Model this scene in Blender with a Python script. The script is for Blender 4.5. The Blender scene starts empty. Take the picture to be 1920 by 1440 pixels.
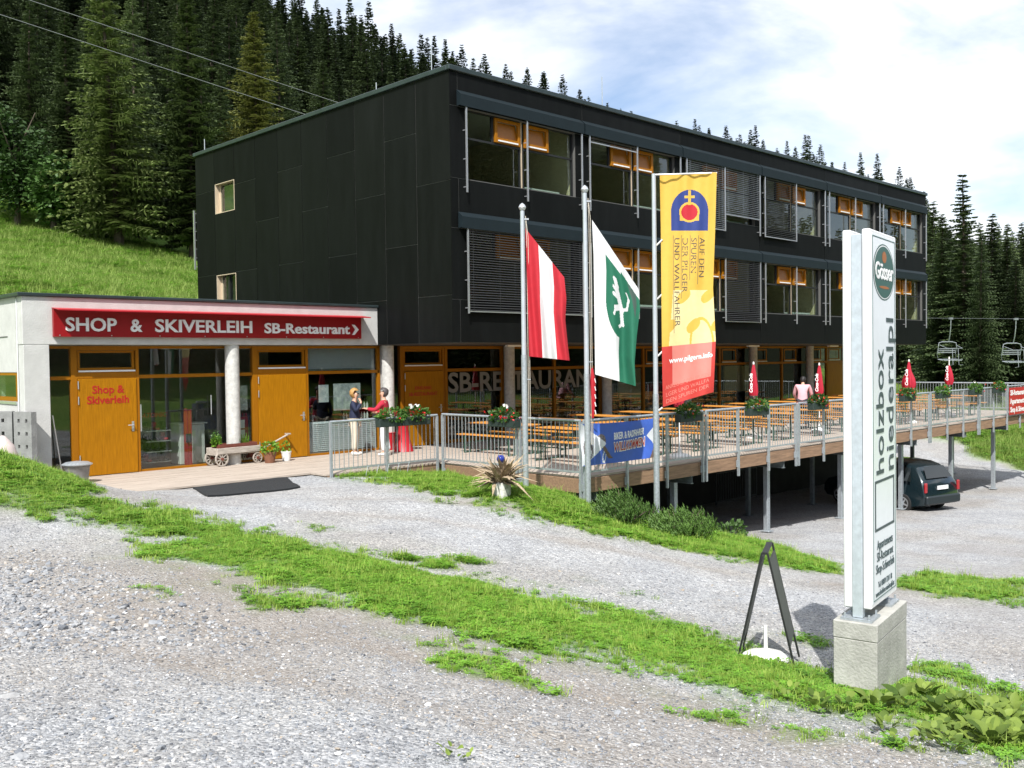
import bpy, bmesh, math, random
import numpy as np
from mathutils import Vector, Matrix
random.seed(7); rng = np.random.default_rng(7)
scene = bpy.context.scene
R = math.radians; PI = math.pi

# ------------------------------------------------------------ camera
CAM = Vector((-15.315, -17.669, 2.382))
yaw, pitch, roll = 0.77453, -0.02520, -0.01339
fw = Vector((math.sin(yaw)*math.cos(pitch), math.cos(yaw)*math.cos(pitch), math.sin(pitch)))
rt = Vector((math.cos(yaw), -math.sin(yaw), 0)); up = rt.cross(fw)
rt2 = math.cos(roll)*rt + math.sin(roll)*up; up2 = -math.sin(roll)*rt + math.cos(roll)*up
cd = bpy.data.cameras.new('camera'); cam = bpy.data.objects.new('camera', cd)
scene.collection.objects.link(cam); scene.camera = cam
cam.matrix_world = Matrix(((rt2.x, up2.x, -fw.x, CAM.x), (rt2.y, up2.y, -fw.y, CAM.y), (rt2.z, up2.z, -fw.z, CAM.z), (0, 0, 0, 1)))
cd.sensor_width = 36; cd.lens = 33.795; cd.clip_start = .1; cd.clip_end = 2000

# ------------------------------------------------------------ sky, sun, exposure
SUN_TRAVEL = Vector((.80, .60, -1.22)).normalized()
world = bpy.data.worlds.new('World'); scene.world = world; world.use_nodes = True
nt = world.node_tree; nt.nodes.clear(); N = nt.nodes; L = nt.links
out = N.new('ShaderNodeOutputWorld'); bg = N.new('ShaderNodeBackground'); bg.inputs['Strength'].default_value = 1.0
sky = N.new('ShaderNodeTexSky'); sky.sky_type = 'NISHITA'; sky.sun_disc = False
sky.sun_elevation = math.asin(-SUN_TRAVEL.z); sky.sun_rotation = math.atan2(-SUN_TRAVEL.x, -SUN_TRAVEL.y)
sky.air_density = 1.0; sky.dust_density = 1.5; sky.altitude = 1200
skm = N.new('ShaderNodeMix'); skm.data_type = 'RGBA'; skm.blend_type = 'MULTIPLY'; skm.inputs['Factor'].default_value = 1
skm.inputs['B'].default_value = (.12, .12, .12, 1); L.new(sky.outputs[0], skm.inputs['A'])
tc = N.new('ShaderNodeTexCoord'); mp = N.new('ShaderNodeMapping'); mp.inputs['Scale'].default_value = (1, 1, 2.4); mp.inputs['Location'].default_value = (.35, .1, .25)
L.new(tc.outputs['Generated'], mp.inputs['Vector'])
n1 = N.new('ShaderNodeTexNoise'); n1.inputs['Scale'].default_value = 2.3; n1.inputs['Detail'].default_value = 9; n1.inputs['Roughness'].default_value = .52; n1.inputs['Distortion'].default_value = .35
n2 = N.new('ShaderNodeTexNoise'); n2.inputs['Scale'].default_value = 4.2; n2.inputs['Detail'].default_value = 8; n2.inputs['Roughness'].default_value = .55
L.new(mp.outputs[0], n1.inputs['Vector']); L.new(mp.outputs[0], n2.inputs['Vector'])
r1 = N.new('ShaderNodeValToRGB'); r1.color_ramp.elements[0].position = .36; r1.color_ramp.elements[1].position = .55
r1.color_ramp.elements[0].color = (.10, .10, .10, 1); r1.color_ramp.elements[1].color = (1, 1, 1, 1)
L.new(n1.outputs['Fac'], r1.inputs[0])
r2 = N.new('ShaderNodeValToRGB'); r2.color_ramp.elements[0].position = .36; r2.color_ramp.elements[1].position = .56
r2.color_ramp.elements[0].color = (.50, .59, .73, 1); r2.color_ramp.elements[1].color = (.98, .985, 1.0, 1)
L.new(n2.outputs['Fac'], r2.inputs[0])
mx = N.new('ShaderNodeMix'); mx.data_type = 'RGBA'
L.new(r1.outputs[0], mx.inputs['Factor']); L.new(skm.outputs['Result'], mx.inputs['A']); L.new(r2.outputs[0], mx.inputs['B'])
L.new(mx.outputs['Result'], bg.inputs['Color']); L.new(bg.outputs[0], out.inputs[0])
sd = bpy.data.lights.new('sun', 'SUN'); sd.energy = 4.6; sd.angle = R(.53); sd.color = (1, .968, .92)
sun = bpy.data.objects.new('sun', sd); scene.collection.objects.link(sun)
sun.rotation_euler = SUN_TRAVEL.to_track_quat('-Z', 'Y').to_euler(); sun.location = (-30, -30, 60)
vs = scene.view_settings; vs.view_transform = 'Standard'; vs.look = 'None'; vs.gamma = 1; vs.use_curve_mapping = False; vs.exposure = 0.55
scene.cycles.max_bounces = 8; scene.cycles.diffuse_bounces = 3; scene.cycles.glossy_bounces = 3; scene.cycles.transparent_max_bounces = 12
scene.cycles.use_denoising = True; scene.cycles.caustics_reflective = False; scene.cycles.caustics_refractive = False

# ------------------------------------------------------------ helpers
col = scene.collection
MATS = {}
def mat(name, c=(.5, .5, .5), rough=.6, metal=0., noise=0., nscale=8., bump=0., bscale=60., spec=.5, stretch=None, trans=0., coat=0., c2=None, sub=False):
    """procedural Principled material: colour broken up by noise, optional bump"""
    if name in MATS: return MATS[name]
    m = bpy.data.materials.new(name); m.use_nodes = True; t = m.node_tree; b = t.nodes['Principled BSDF']
    b.inputs['Roughness'].default_value = rough; b.inputs['Metallic'].default_value = metal
    b.inputs['Specular IOR Level'].default_value = spec; b.inputs['Coat Weight'].default_value = coat
    b.inputs['Base Color'].default_value = (*c, 1)
    tc = t.nodes.new('ShaderNodeTexCoord'); vec = tc.outputs['Object']
    if stretch:
        mpn = t.nodes.new('ShaderNodeMapping'); mpn.inputs['Scale'].default_value = stretch; t.links.new(vec, mpn.inputs[0]); vec = mpn.outputs[0]
    if noise > 0:
        nz = t.nodes.new('ShaderNodeTexNoise'); nz.inputs['Scale'].default_value = nscale; nz.inputs['Detail'].default_value = 6; nz.inputs['Roughness'].default_value = .62
        t.links.new(vec, nz.inputs['Vector'])
        rp = t.nodes.new('ShaderNodeValToRGB'); rp.color_ramp.elements[0].position = .28; rp.color_ramp.elements[1].position = .72
        lo = tuple(x*(1-noise) for x in c); hi = c2 if c2 else tuple(min(1, x*(1+noise)) for x in c)
        rp.color_ramp.elements[0].color = (*lo, 1); rp.color_ramp.elements[1].color = (*hi, 1)
        t.links.new(nz.outputs['Fac'], rp.inputs[0]); t.links.new(rp.outputs[0], b.inputs['Base Color'])
    if bump > 0:
        nb = t.nodes.new('ShaderNodeTexNoise'); nb.inputs['Scale'].default_value = bscale; nb.inputs['Detail'].default_value = 4
        t.links.new(vec, nb.inputs['Vector'])
        bp = t.nodes.new('ShaderNodeBump'); bp.inputs['Strength'].default_value = bump; bp.inputs['Distance'].default_value = .02
        t.links.new(nb.outputs['Fac'], bp.inputs['Height']); t.links.new(bp.outputs[0], b.inputs['Normal'])
    if trans > 0:
        tr = t.nodes.new('ShaderNodeBsdfTranslucent'); mxs = t.nodes.new('ShaderNodeMixShader'); mxs.inputs[0].default_value = trans
        src = b.inputs['Base Color'].links[0].from_socket if b.inputs['Base Color'].links else None
        if src: t.links.new(src, tr.inputs['Color'])
        else: tr.inputs['Color'].default_value = (*c, 1)
        o = t.nodes['Material Output']; t.links.new(b.outputs[0], mxs.inputs[1]); t.links.new(tr.outputs[0], mxs.inputs[2]); t.links.new(mxs.outputs[0], o.inputs['Surface'])
    MATS[name] = m
    return m

class MB:
    """collects geometry for ONE mesh object"""
    def __init__(s): s.v = []; s.f = []
    def add(s, vs, fs):
        k = len(s.v); s.v += [tuple(q) for q in vs]; s.f += [tuple(i+k for i in f) for f in fs]; return s
    def box(s, x0, x1, y0, y1, z0, z1, M=None):
        vs = [Vector((x, y, z)) for z in (z0, z1) for y in (y0, y1) for x in (x0, x1)]
        if M is not None: vs = [M @ q for q in vs]
        return s.add(vs, [(0, 2, 3, 1), (4, 5, 7, 6), (0, 1, 5, 4), (2, 6, 7, 3), (0, 4, 6, 2), (1, 3, 7, 5)])
    def bar(s, a, b, w, h=None, upv=(0, 0, 1)):
        a = Vector(a); b = Vector(b); d = (b-a).normalized(); u = Vector(upv)
        if abs(d.dot(u)) > .99: u = Vector((1, 0, 0))
        x = d.cross(u).normalized(); y = x.cross(d).normalized(); h = h or w
        vs = [q + x*sx*w/2 + y*sy*h/2 for q in (a, b) for sx, sy in ((-1, -1), (1, -1), (1, 1), (-1, 1))]
        return s.add(vs, [(0, 3, 2, 1), (4, 5, 6, 7), (0, 1, 5, 4), (1, 2, 6, 5), (2, 3, 7, 6), (3, 0, 4, 7)])
    def tube(s, pts, r, n=8, cap=True):
        pts = [Vector(q) for q in pts]; rs = r if isinstance(r, (list, tuple)) else [r]*len(pts)
        vs = []; fs = []; ref = None
        for i, q in enumerate(pts):
            d = (pts[min(i+1, len(pts)-1)] - pts[max(i-1, 0)]).normalized()
            if ref is None:
                ref = Vector((0, 0, 1)) if abs(d.z) < .9 else Vector((1, 0, 0))
            x = d.cross(ref).normalized(); y = d.cross(x).normalized(); ref = y.cross(d) if False else ref
            for k in range(n):
                a = 2*PI*k/n; vs.append(q + (x*math.cos(a) + y*math.sin(a))*rs[i])
        for i in range(len(pts)-1):
            for k in range(n):
                fs.append((i*n+k, i*n+(k+1) % n, (i+1)*n+(k+1) % n, (i+1)*n+k))
        if cap: fs.append(tuple(range(n))); fs.append(tuple(reversed(range((len(pts)-1)*n, len(pts)*n))))
        return s.add(vs, fs)
    def lathe(s, prof, n=16, M=None, c=(0, 0, 0), caps=True):
        vs = []; fs = []; c = Vector(c)
        for r, z in prof:
            for k in range(n):
                a = 2*PI*k/n; q = Vector((r*math.cos(a), r*math.sin(a), z)) + c
                vs.append(M @ q if M is not None else q)
        for i in range(len(prof)-1):
            for k in range(n): fs.append((i*n+k, i*n+(k+1) % n, (i+1)*n+(k+1) % n, (i+1)*n+k))
        if caps: fs.append(tuple(reversed(range(n)))); fs.append(tuple(range((len(prof)-1)*n, len(prof)*n)))
        return s.add(vs, fs)
    def prism(s, poly, a0, a1, axis='y', M=None):
        """extrude a 2D polygon: axis y -> poly in (x,z)"""
        n = len(poly); vs = []
        for a in (a0, a1):
            for (u, w) in poly:
                q = Vector((u, a, w)) if axis == 'y' else (Vector((a, u, w)) if axis == 'x' else Vector((u, w, a)))
                vs.append(M @ q if M is not None else q)
        fs = [tuple(range(n)), tuple(reversed(range(n, 2*n)))] + [(i, n+i, n+(i+1) % n, (i+1) % n) for i in range(n)]
        return s.add(vs, fs)
    def build(s, name, m, parent=None, smooth=False, bevel=0., fix=True):
        me = bpy.data.meshes.new(name); me.from_pydata([tuple(q) for q in s.v], [], s.f)
        if fix or bevel:
            bm = bmesh.new(); bm.from_mesh(me)
            if fix: bmesh.ops.recalc_face_normals(bm, faces=bm.faces)
            if bevel: bmesh.ops.bevel(bm, geom=[e for e in bm.edges if len(e.link_faces) == 2 and e.calc_face_angle(0) > .6], offset=bevel, segments=1, affect='EDGES', clamp_overlap=True)
            bm.to_mesh(me); bm.free()
        if smooth:
            me.polygons.foreach_set('use_smooth', [True]*len(me.polygons))
            if smooth != 'all' and hasattr(me, 'set_sharp_from_angle'): me.set_sharp_from_angle(angle=R(38))
        if m is not None: me.materials.append(MATS[m] if isinstance(m, str) else m)
        return link(name, me, parent)
def link(name, me, parent=None):
    o = bpy.data.objects.new(name, me); col.objects.link(o)
    if parent is not None: o.parent = parent
    return o
def tag(o, label=None, cat=None, group=None, kind=None):
    if label: o['label'] = label
    if cat: o['category'] = cat
    if group: o['group'] = group
    if kind: o['kind'] = kind
    return o
def thing(name, label, cat, loc=(0, 0, 0), rz=0., group=None):
    o = bpy.data.objects.new(name, None); col.objects.link(o); o.empty_display_size = .2
    o.location = loc; o.rotation_euler = (0, 0, rz)
    return tag(o, label, cat, group)
KIDS = {}
def copy_tree(o, parent=None):
    c = o.copy(); col.objects.link(c)
    if parent is not None: c.parent = parent
    for ch in o.children: copy_tree(ch, c)
    return c
def text_mesh(body, size, font_offset=0., align='LEFT', spacing=1., extr=0., shear=0., line=1.):
    """lettering as mesh (vertices, faces) in its own xy plane"""
    cu = bpy.data.curves.new('lettering', 'FONT'); cu.body = body; cu.size = size; cu.align_x = align; cu.space_character = spacing
    cu.offset = font_offset; cu.extrude = extr; cu.shear = shear; cu.resolution_u = 3; cu.space_line = line
    o = bpy.data.objects.new('lettering', cu); col.objects.link(o)
    dg = bpy.context.evaluated_depsgraph_get(); dg.update()
    me = bpy.data.meshes.new_from_object(o.evaluated_get(dg))
    vs = [tuple(v.co) for v in me.vertices]; fs = [tuple(q.vertices) for q in me.polygons]
    bpy.data.objects.remove(o); bpy.data.curves.remove(cu); bpy.data.meshes.remove(me)
    return vs, fs
def lettering(name, body, size, m, M, parent, width=None, bold=0., align='LEFT', extr=.002, spacing=1., shear=0., line=1.):
    """lettering laid on a plane: M maps text xy to the world; width fits its length"""
    vs, fs = text_mesh(body, size, bold, align, spacing, extr, shear, line)
    k = 1.
    if width:
        xs = [q[0] for q in vs]; k = width/(max(xs)-min(xs))
    b = MB(); b.add([M @ Vector((q[0]*k, q[1], q[2])) for q in vs], fs)
    return b.build(name, m, parent, fix=False)
def plane_M(o, xdir, ydir):
    x = Vector(xdir).normalized(); y = Vector(ydir).normalized(); z = x.cross(y); o = Vector(o)
    return Matrix(((x.x, y.x, z.x, o.x), (x.y, y.y, z.y, o.y), (x.z, y.z, z.z, o.z), (0, 0, 0, 1)))
FRONT = lambda o: plane_M(o, (1, 0, 0), (0, 0, 1))

# ------------------------------------------------------------ materials
mat('black_panel', (.0052, .0060, .0060), .55, noise=.35, nscale=2.5, bump=.05, bscale=30, spec=.10, stretch=(1.2, 1.2, .22))
mat('black_panel_b', (.0062, .0070, .0070), .53, noise=.35, nscale=2.2, bump=.05, bscale=30, spec=.10, stretch=(1.2, 1.2, .22))
mat('black_panel_c', (.0044, .0051, .0051), .57, noise=.35, nscale=2.8, bump=.05, bscale=30, spec=.09, stretch=(1.2, 1.2, .22))
mat('joint', (.11, .11, .105), .8)
mat('roof_trim', (.035, .052, .055), .4, metal=.3, noise=.2, nscale=3)
mat('awning_box', (.008, .015, .019), .6, noise=.12, nscale=3, spec=.22)
mat('alu', (.62, .64, .66), .35, metal=.75, noise=.06)
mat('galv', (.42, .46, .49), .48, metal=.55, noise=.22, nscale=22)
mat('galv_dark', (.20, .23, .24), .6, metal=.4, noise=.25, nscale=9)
mat('concrete', (.52, .52, .505), .88, noise=.10, nscale=3, bump=.3, bscale=35, c2=(.57, .57, .555))
mat('concrete_col', (.52, .52, .50), .8, noise=.24, nscale=11, bump=.2, bscale=30, c2=(.64, .64, .61))
mat('concrete_old', (.36, .355, .325), .9, noise=.2, nscale=4, bump=.4, bscale=40, c2=(.47, .465, .43))
mat('concrete_grey', (.25, .25, .25), .9, noise=.25, nscale=4, bump=.4, bscale=25)
mat('orange_wood', (.31, .118, .004), .42, noise=.13, nscale=7, stretch=(9, 9, .7), bump=.05, bscale=30, spec=.22)
mat('orange_door', (.345, .142, .003), .42, noise=.26, nscale=5, stretch=(11, 11, .6), spec=.2, bump=.06, bscale=40)
mat('flap_panel', (.30, .105, .004), .4, noise=.08, nscale=5)
mat('pale_wood', (.55, .45, .32), .6, noise=.15, nscale=5, stretch=(6, 6, .7))
mat('red_sign', (.27, .006, .010), .4, noise=.05, spec=.4)
mat('red_paint', (.42, .012, .022), .45, noise=.06)
mat('white_letter', (.80, .80, .80), .5, noise=.03)
mat('red_letter', (.38, .012, .008), .5)
mat('pale_letter', (.22, .22, .21), .6)
mat('white_plastic', (.80, .80, .78), .4, noise=.05)
mat('white_paint', (.78, .79, .80), .35, noise=.03)
mat('room_wall', (.70, .60, .38), .85, noise=.06)
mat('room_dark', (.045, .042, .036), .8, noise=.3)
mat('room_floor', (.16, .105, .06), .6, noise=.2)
mat('interior_ceiling', (.72, .70, .64), .9)
mat('shop_wall', (.42, .40, .35), .85, noise=.1)
mat('light_floor', (.30, .21, .13), .6, noise=.15)
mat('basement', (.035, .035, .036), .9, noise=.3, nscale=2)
mat('deck_wood', (.40, .33, .27), .8, noise=.25, nscale=3.5, stretch=(.5, 9, 9), bump=.15, bscale=20, c2=(.52, .45, .38))
mat('beam_wood', (.25, .155, .095), .75, noise=.35, nscale=4, stretch=(.6, 6, 6), bump=.2, bscale=20)
mat('bench_wood', (.55, .24, .045), .5, noise=.15, nscale=5, stretch=(6, .8, 6))
mat('green_leg', (.025, .075, .05), .5)
mat('black_plastic', (.015, .016, .017), .45)
mat('blind', (.085, .09, .095), .45, metal=.4, noise=.1)
mat('blind_white', (.66, .69, .74), .5, noise=.05)
mat('blind_light', (.33, .36, .40), .45, metal=.5, noise=.1)
def glass_mat(name, tint, ior, rough=0.0):
    m = bpy.data.materials.new(name); m.use_nodes = True; t = m.node_tree; t.nodes.clear()
    o = t.nodes.new('ShaderNodeOutputMaterial'); mx = t.nodes.new('ShaderNodeMixShader'); tr = t.nodes.new('ShaderNodeBsdfTransparent'); gl = t.nodes.new('ShaderNodeBsdfGlossy')
    fr = t.nodes.new('ShaderNodeFresnel'); fr.inputs['IOR'].default_value = ior
    tr.inputs['Color'].default_value = (*tint, 1); gl.inputs['Roughness'].default_value = rough; gl.inputs['Color'].default_value = (.92, .96, .97, 1)
    nz = t.nodes.new('ShaderNodeTexNoise'); nz.inputs['Scale'].default_value = .8; bp = t.nodes.new('ShaderNodeBump'); bp.inputs['Strength'].default_value = .02; bp.inputs['Distance'].default_value = .05
    tcn = t.nodes.new('ShaderNodeTexCoord'); t.links.new(tcn.outputs['Object'], nz.inputs['Vector']); t.links.new(nz.outputs['Fac'], bp.inputs['Height']); t.links.new(bp.outputs[0], gl.inputs['Normal'])
    gm = t.nodes.new('ShaderNodeNewGeometry'); iv = t.nodes.new('ShaderNodeMath'); iv.operation = 'SUBTRACT'; iv.inputs[0].default_value = 1.; t.links.new(gm.outputs['Backfacing'], iv.inputs[1]); ml = t.nodes.new('ShaderNodeMath'); ml.operation = 'MULTIPLY'; t.links.new(fr.outputs[0], ml.inputs[0]); t.links.new(iv.outputs[0], ml.inputs[1])
    t.links.new(ml.outputs[0], mx.inputs[0]); t.links.new(tr.outputs[0], mx.inputs[1]); t.links.new(gl.outputs[0], mx.inputs[2]); t.links.new(mx.outputs[0], o.inputs[0])
    MATS[name] = m
glass_mat('glass', (.80, .86, .82), 2.0)
glass_mat('glass_shop', (.80, .84, .82), 1.9)
glass_mat('glass_clear', (.80, .84, .82), 1.6)

# ------------------------------------------------------------ ground
CP = np.array([[-15.3,-17.7,0.78],[-18.0,-14.0,0.85],[-22.0,-20.0,1.1],[-12.0,-20.0,0.45],[-14.0,-24.0,0.7],[-12.0,-14.0,0.45],[-12.0,-4.0,0.42],[-8.7,0.3,0.02],[-12.0,3.0,0.8],[-16.0,0.0,1.0],[-16.0,-8.0,0.75],[-8.0,0.4,-0.03],[-6.0,0.0,-0.03],[-4.0,-0.6,-0.05],[-2.5,-0.7,-0.1],[-1.0,-0.8,-0.26],[-6.0,3.0,-0.1],[-1.0,2.0,-0.1],[-1.0,-3.2,-0.31],[-0.9,-2.0,-0.29],[-1.4,-5.5,-0.5],[-0.5,-6.4,-0.9],[1.2,-4.5,-1.2],[-5.3,-1.8,-0.05],[-7.1,-1.5,-0.03],[-7.0,-6.0,-0.08],[-4.5,-8.0,-0.35],[-2.0,-8.5,-0.85],[-7.2,-13.8,-0.6],[-7.1,-12.2,-0.53],[-10.0,-10.0,0.12],[-10.5,-15.5,0.1],[-2.0,-12.0,-1.05],[2.0,-10.0,-1.5],[4.0,-6.5,-1.95],[6.7,-4.6,-2.2],[10.8,-4.5,-2.35],[15.0,-4.5,-2.6],[19.0,-4.5,-2.75],[23.0,-4.5,-2.8],[12.0,-12.0,-2.35],[25.0,-10.0,-2.75],[20.0,-20.0,-2.5],[0.0,-20.0,-0.9],[-7.0,-20.0,-0.1],[5.0,-16.0,-1.5],[5.0,-1.0,-2.2],[2.0,-1.5,-1.7],[8.0,5.0,-2.7],[20.0,3.0,-2.9],[27.0,2.0,-2.8],[30.0,-6.0,-2.75],[33.5,-2.0,-2.55],[40.0,4.0,-1.2],[52.0,8.0,-0.1],[45.0,-12.0,-2.2],[60.0,-25.0,-1.0],[40.0,-40.0,-1.5],[0.0,-45.0,-0.5],[-30.0,-30.0,2.0],[-30.0,-10.0,2.2],[-45.0,-40.0,4.0],[35.0,-60.0,4.0],[55.0,-50.0,5.0],[60.0,-80.0,24.0],[40.0,-95.0,30.0],[95.0,-110.0,44.0],[20.0,-95.0,26.0],[130.0,-60.0,0.0],[130.0,-20.0,2.0],[0.0,-80.0,10.0],[60.0,-140.0,55.0],[0.0,-140.0,40.0],[-60.0,-80.0,8.0],[-6.79,13.22,3.75],[-3.15,15.28,4.34],[0.95,16.88,4.64],[3.27,51.27,12.46],[4.73,49.83,12.09],[6.91,44.84,10.56],[9.98,41.81,9.57],[12.8,39.01,8.55],[2.33,26.79,6.4],[-1.79,28.04,6.98],[-5.13,42.57,9.08],[-7.78,59.3,12.83],[42.19,7.09,-1.65],[52.78,7.96,-0.61],[55.92,4.89,-0.67],[60.63,0.28,-0.76],[64.06,16.51,-0.96],[47.32,26.05,3.63],[38.46,34.8,5.88],[27.8,41.1,7.89],[18.6,219.49,111.07],[48.23,189.84,92.59],[70.43,167.59,77.41],[86.65,151.26,64.46],[95.46,142.34,55.86],[102.91,141.97,53.84],[110.59,141.37,51.63],[120.98,138.16,50.3],[130.85,135.41,47.69],[147.5,140.22,50.77],[167.72,141.38,49.63],[189.17,141.4,49.92],[207.58,137.31,47.84],[222.42,129.73,46.28],[233.04,119.23,43.38],[238.16,100.0,36.64],[227.57,82.06,27.86],[195.98,56.44,12.29],[181.85,42.0,4.48],[187.51,22.11,-5.38],[35.5,338.06,172.01],[113.25,260.2,121.53],[150.8,222.32,89.2],[173.49,220.88,82.75],[203.87,211.93,76.74],[259.17,220.89,79.35],[318.95,214.78,76.43],[357.15,187.66,69.68],[348.95,131.9,46.71],[280.38,71.81,12.23],[-10.25,-0.28,1.05],[-9.43,0.72,0.56],[-9.09,0.37,0.18],[-11.27,-0.67,1.21],[-2.14,-5.18,-0.02],[-1.55,-5.63,-0.43],[-1.23,-6.37,-0.72],[-0.61,-6.56,-0.84],[0.93,-6.68,-1.19],[2.5,-6.55,-1.52],[1.94,-8.11,-1.6],[2.14,-9.01,-1.76]])
def _fit(P, lam=1e-3):
    n = len(P); X = P[:, :2]; r = np.linalg.norm(X[:, None]-X[None], axis=2); A = np.zeros((n+3, n+3))
    A[:n, :n] = -r - lam*np.eye(n); A[:n, n] = 1; A[:n, n+1:] = X; A[n:, :n] = A[:n, n:].T
    b = np.zeros(n+3); b[:n] = P[:, 2]; return np.linalg.solve(A, b)
CW = _fit(CP)
def hz(x, y):
    x = np.atleast_1d(np.asarray(x, float)); y = np.atleast_1d(np.asarray(y, float)); o = np.empty(len(x)); n = len(CP)
    for i in range(0, len(x), 20000):
        q = np.stack([x[i:i+20000], y[i:i+20000]], 1); r = np.sqrt(((q[:, None]-CP[None, :, :2])**2).sum(2)+.6)
        o[i:i+20000] = -r@CW[:n] + CW[n] + q@CW[n+1:]
    return o
def gz(x, y): return float(hz([x], [y])[0])
def vnoise(x, y, s, seed=0):
    """smooth value noise, numpy"""
    x = np.asarray(x)/s + seed*17.3; y = np.asarray(y)/s + seed*9.1; xi = np.floor(x); yi = np.floor(y); fx = x-xi; fy = y-yi
    h = lambda a, b: np.modf(np.abs(np.sin(a*127.1+b*311.7+seed*74.7)*43758.5453))[0]
    fx = fx*fx*(3-2*fx); fy = fy*fy*(3-2*fy)
    return (h(xi, yi)*(1-fx)+h(xi+1, yi)*fx)*(1-fy)+(h(xi, yi+1)*(1-fx)+h(xi+1, yi+1)*fx)*fy
POLY = {"g1":[[-10.4,-0.8],[-10.12,-2.01],[-10.05,-2.83],[-9.5,-3.59],[-9.16,-4.43],[-8.83,-5.38],[-8.66,-6.89],[-8.26,-7.96],[-7.93,-9.09],[-7.51,-10.0],[-7.9,-10.46],[-7.36,-10.91],[-7.27,-11.34],[-7.09,-11.9],[-6.97,-12.39],[-7.11,-13.01],[-7.24,-13.56],[-7.43,-13.99],[-6.91,-14.04],[-6.75,-14.96],[-8.88,-15.63],[-8.64,-15.15],[-8.59,-14.57],[-9.17,-14.0],[-9.27,-13.57],[-9.16,-13.09],[-9.25,-12.45],[-9.87,-12.18],[-9.93,-11.61],[-9.96,-11.08],[-10.24,-10.59],[-10.27,-9.85],[-10.47,-9.02],[-10.47,-7.89],[-10.71,-7.15],[-10.16,-6.14],[-10.26,-4.9],[-10.54,-3.78],[-11.18,-3.41]],"g1b":[[-10.47,-11.5],[-10.3,-11.83],[-10.35,-12.38],[-10.47,-13.1],[-10.72,-13.14],[-10.85,-12.64],[-10.82,-12.0]],"g2":[[-3.5,-0.5],[-2.4,-0.45],[-0.75,-0.45],[-0.7,-4.9],[1.2,-4.9],[3.4,-5.2],[4.8,-5.13],[1.93,-8.12],[0.1,-10.02],[-0.86,-10.5],[-1.63,-9.61],[-2.28,-8.84],[-3.12,-8.1],[-3.71,-7.26],[-4.07,-6.14],[-4.24,-4.54],[-3.78,-2.19]],"g3":[[-0.02,-10.81],[1.17,-11.11],[1.29,-12.4],[-0.71,-13.04],[-1.2,-12.35],[-1.0,-11.41]],"left":[[-13,4],[-9.0,3.0],[-9.0,0.9],[-9.3,-0.4],[-9.6,-2.6],[-10.3,-3.2],[-11.6,-3.4],[-13,-3]],"coarse":[[-13.5,-5.0],[-11.9,-6.5],[-11.7,-9.5],[-11.9,-11.0],[-13.0,-10.5],[-14,-7]]}
def poly_dist(x, y, poly):
    """signed distance, positive inside"""
    x = np.asarray(x); y = np.asarray(y); n = len(poly); ins = np.zeros(len(x), bool); dm = np.full(len(x), 1e9)
    for i in range(n):
        ax, ay = poly[i]; bx, by = poly[(i+1) % n]
        c = ((ay > y) != (by > y)) & (x < (bx-ax)*(y-ay)/((by-ay) if by != ay else 1e-9)+ax); ins ^= c
        ex, ey = bx-ax, by-ay; t = np.clip(((x-ax)*ex+(y-ay)*ey)/(ex*ex+ey*ey+1e-12), 0, 1)
        dm = np.minimum(dm, np.hypot(x-ax-t*ex, y-ay-t*ey))
    return np.where(ins, dm, -dm)
def sstep(a, b, v): t = np.clip((v-a)/(b-a), 0, 1); return t*t*(3-2*t)
def grass_mask(x, y):
    m = np.zeros(len(x)); w = (vnoise(x, y, .5, 1)-.5)*.55 + (vnoise(x, y, .16, 2)-.5)*.35
    for k, e in (('g1', .25), ('g2', .2), ('g3', .1)):
        m = np.maximum(m, sstep(-.24, e+.34, poly_dist(x, y, POLY[k])-.06+w*1.1))
    for k in ('g1', 'g2', 'g3'): m = np.maximum(m, .34*sstep(-.95, .1, poly_dist(x, y, POLY[k]))*sstep(.25, .75, vnoise(x, y, .22, 61)*.5+vnoise(x, y, .7, 62)*.5))
    m = np.maximum(m, sstep(.0, .3, poly_dist(x, y, POLY['g1b'])+w*1.2)*.7)
    m = np.maximum(m, sstep(-.4, .3, poly_dist(x, y, POLY['left'])+w))
    # thin weeds on the gravel beside the strip
    near = sstep(-1.6, -.1, poly_dist(x, y, POLY['g1']))
    m = np.maximum(m, near*sstep(.62, .8, vnoise(x, y, .8, 5)*.6+vnoise(x, y, .25, 6)*.4)*.8)
    return m
def meadow_mask(x, y):
    a = sstep(0, 1.2, x-(28.6+(y+5)*.8)+(vnoise(x, y, 2., 3)-.5)*2)
    b = sstep(5, 6.5, y+(vnoise(x, y, 2., 4)-.5)) * (1-sstep(-.5, .5, 27.5-x)*sstep(-.5, .5, x)*sstep(.5, -.5, y-13))
    return np.clip(np.maximum(a, b), 0, 1)
xs = np.unique(np.round(np.concatenate([np.arange(-140, -24, 8), np.arange(-24, -15, .8), np.arange(-15, 3, .16), np.arange(3, 34, .6), np.arange(34, 80, 2.2), np.arange(80, 430, 9)]), 3))
ys = np.unique(np.round(np.concatenate([np.arange(-140, -26, 8), np.arange(-26, -17, .8), np.arange(-17, 1.5, .16), np.arange(1.5, 30, .8), np.arange(30, 80, 2.2), np.arange(80, 400, 9)]), 3))
GX, GY = np.meshgrid(xs, ys); gx = GX.ravel(); gy = GY.ravel(); gzv = hz(gx, gy)
gmask = grass_mask(gx, gy); mmask = meadow_mask(gx, gy)
_dx, _dy = gx-CAM.x, gy-CAM.y; _d = _dx*fw.x+_dy*fw.y; _u = (_dx*rt.x+_dy*rt.y)/np.maximum(_d, .1)*1802.4+960
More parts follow.
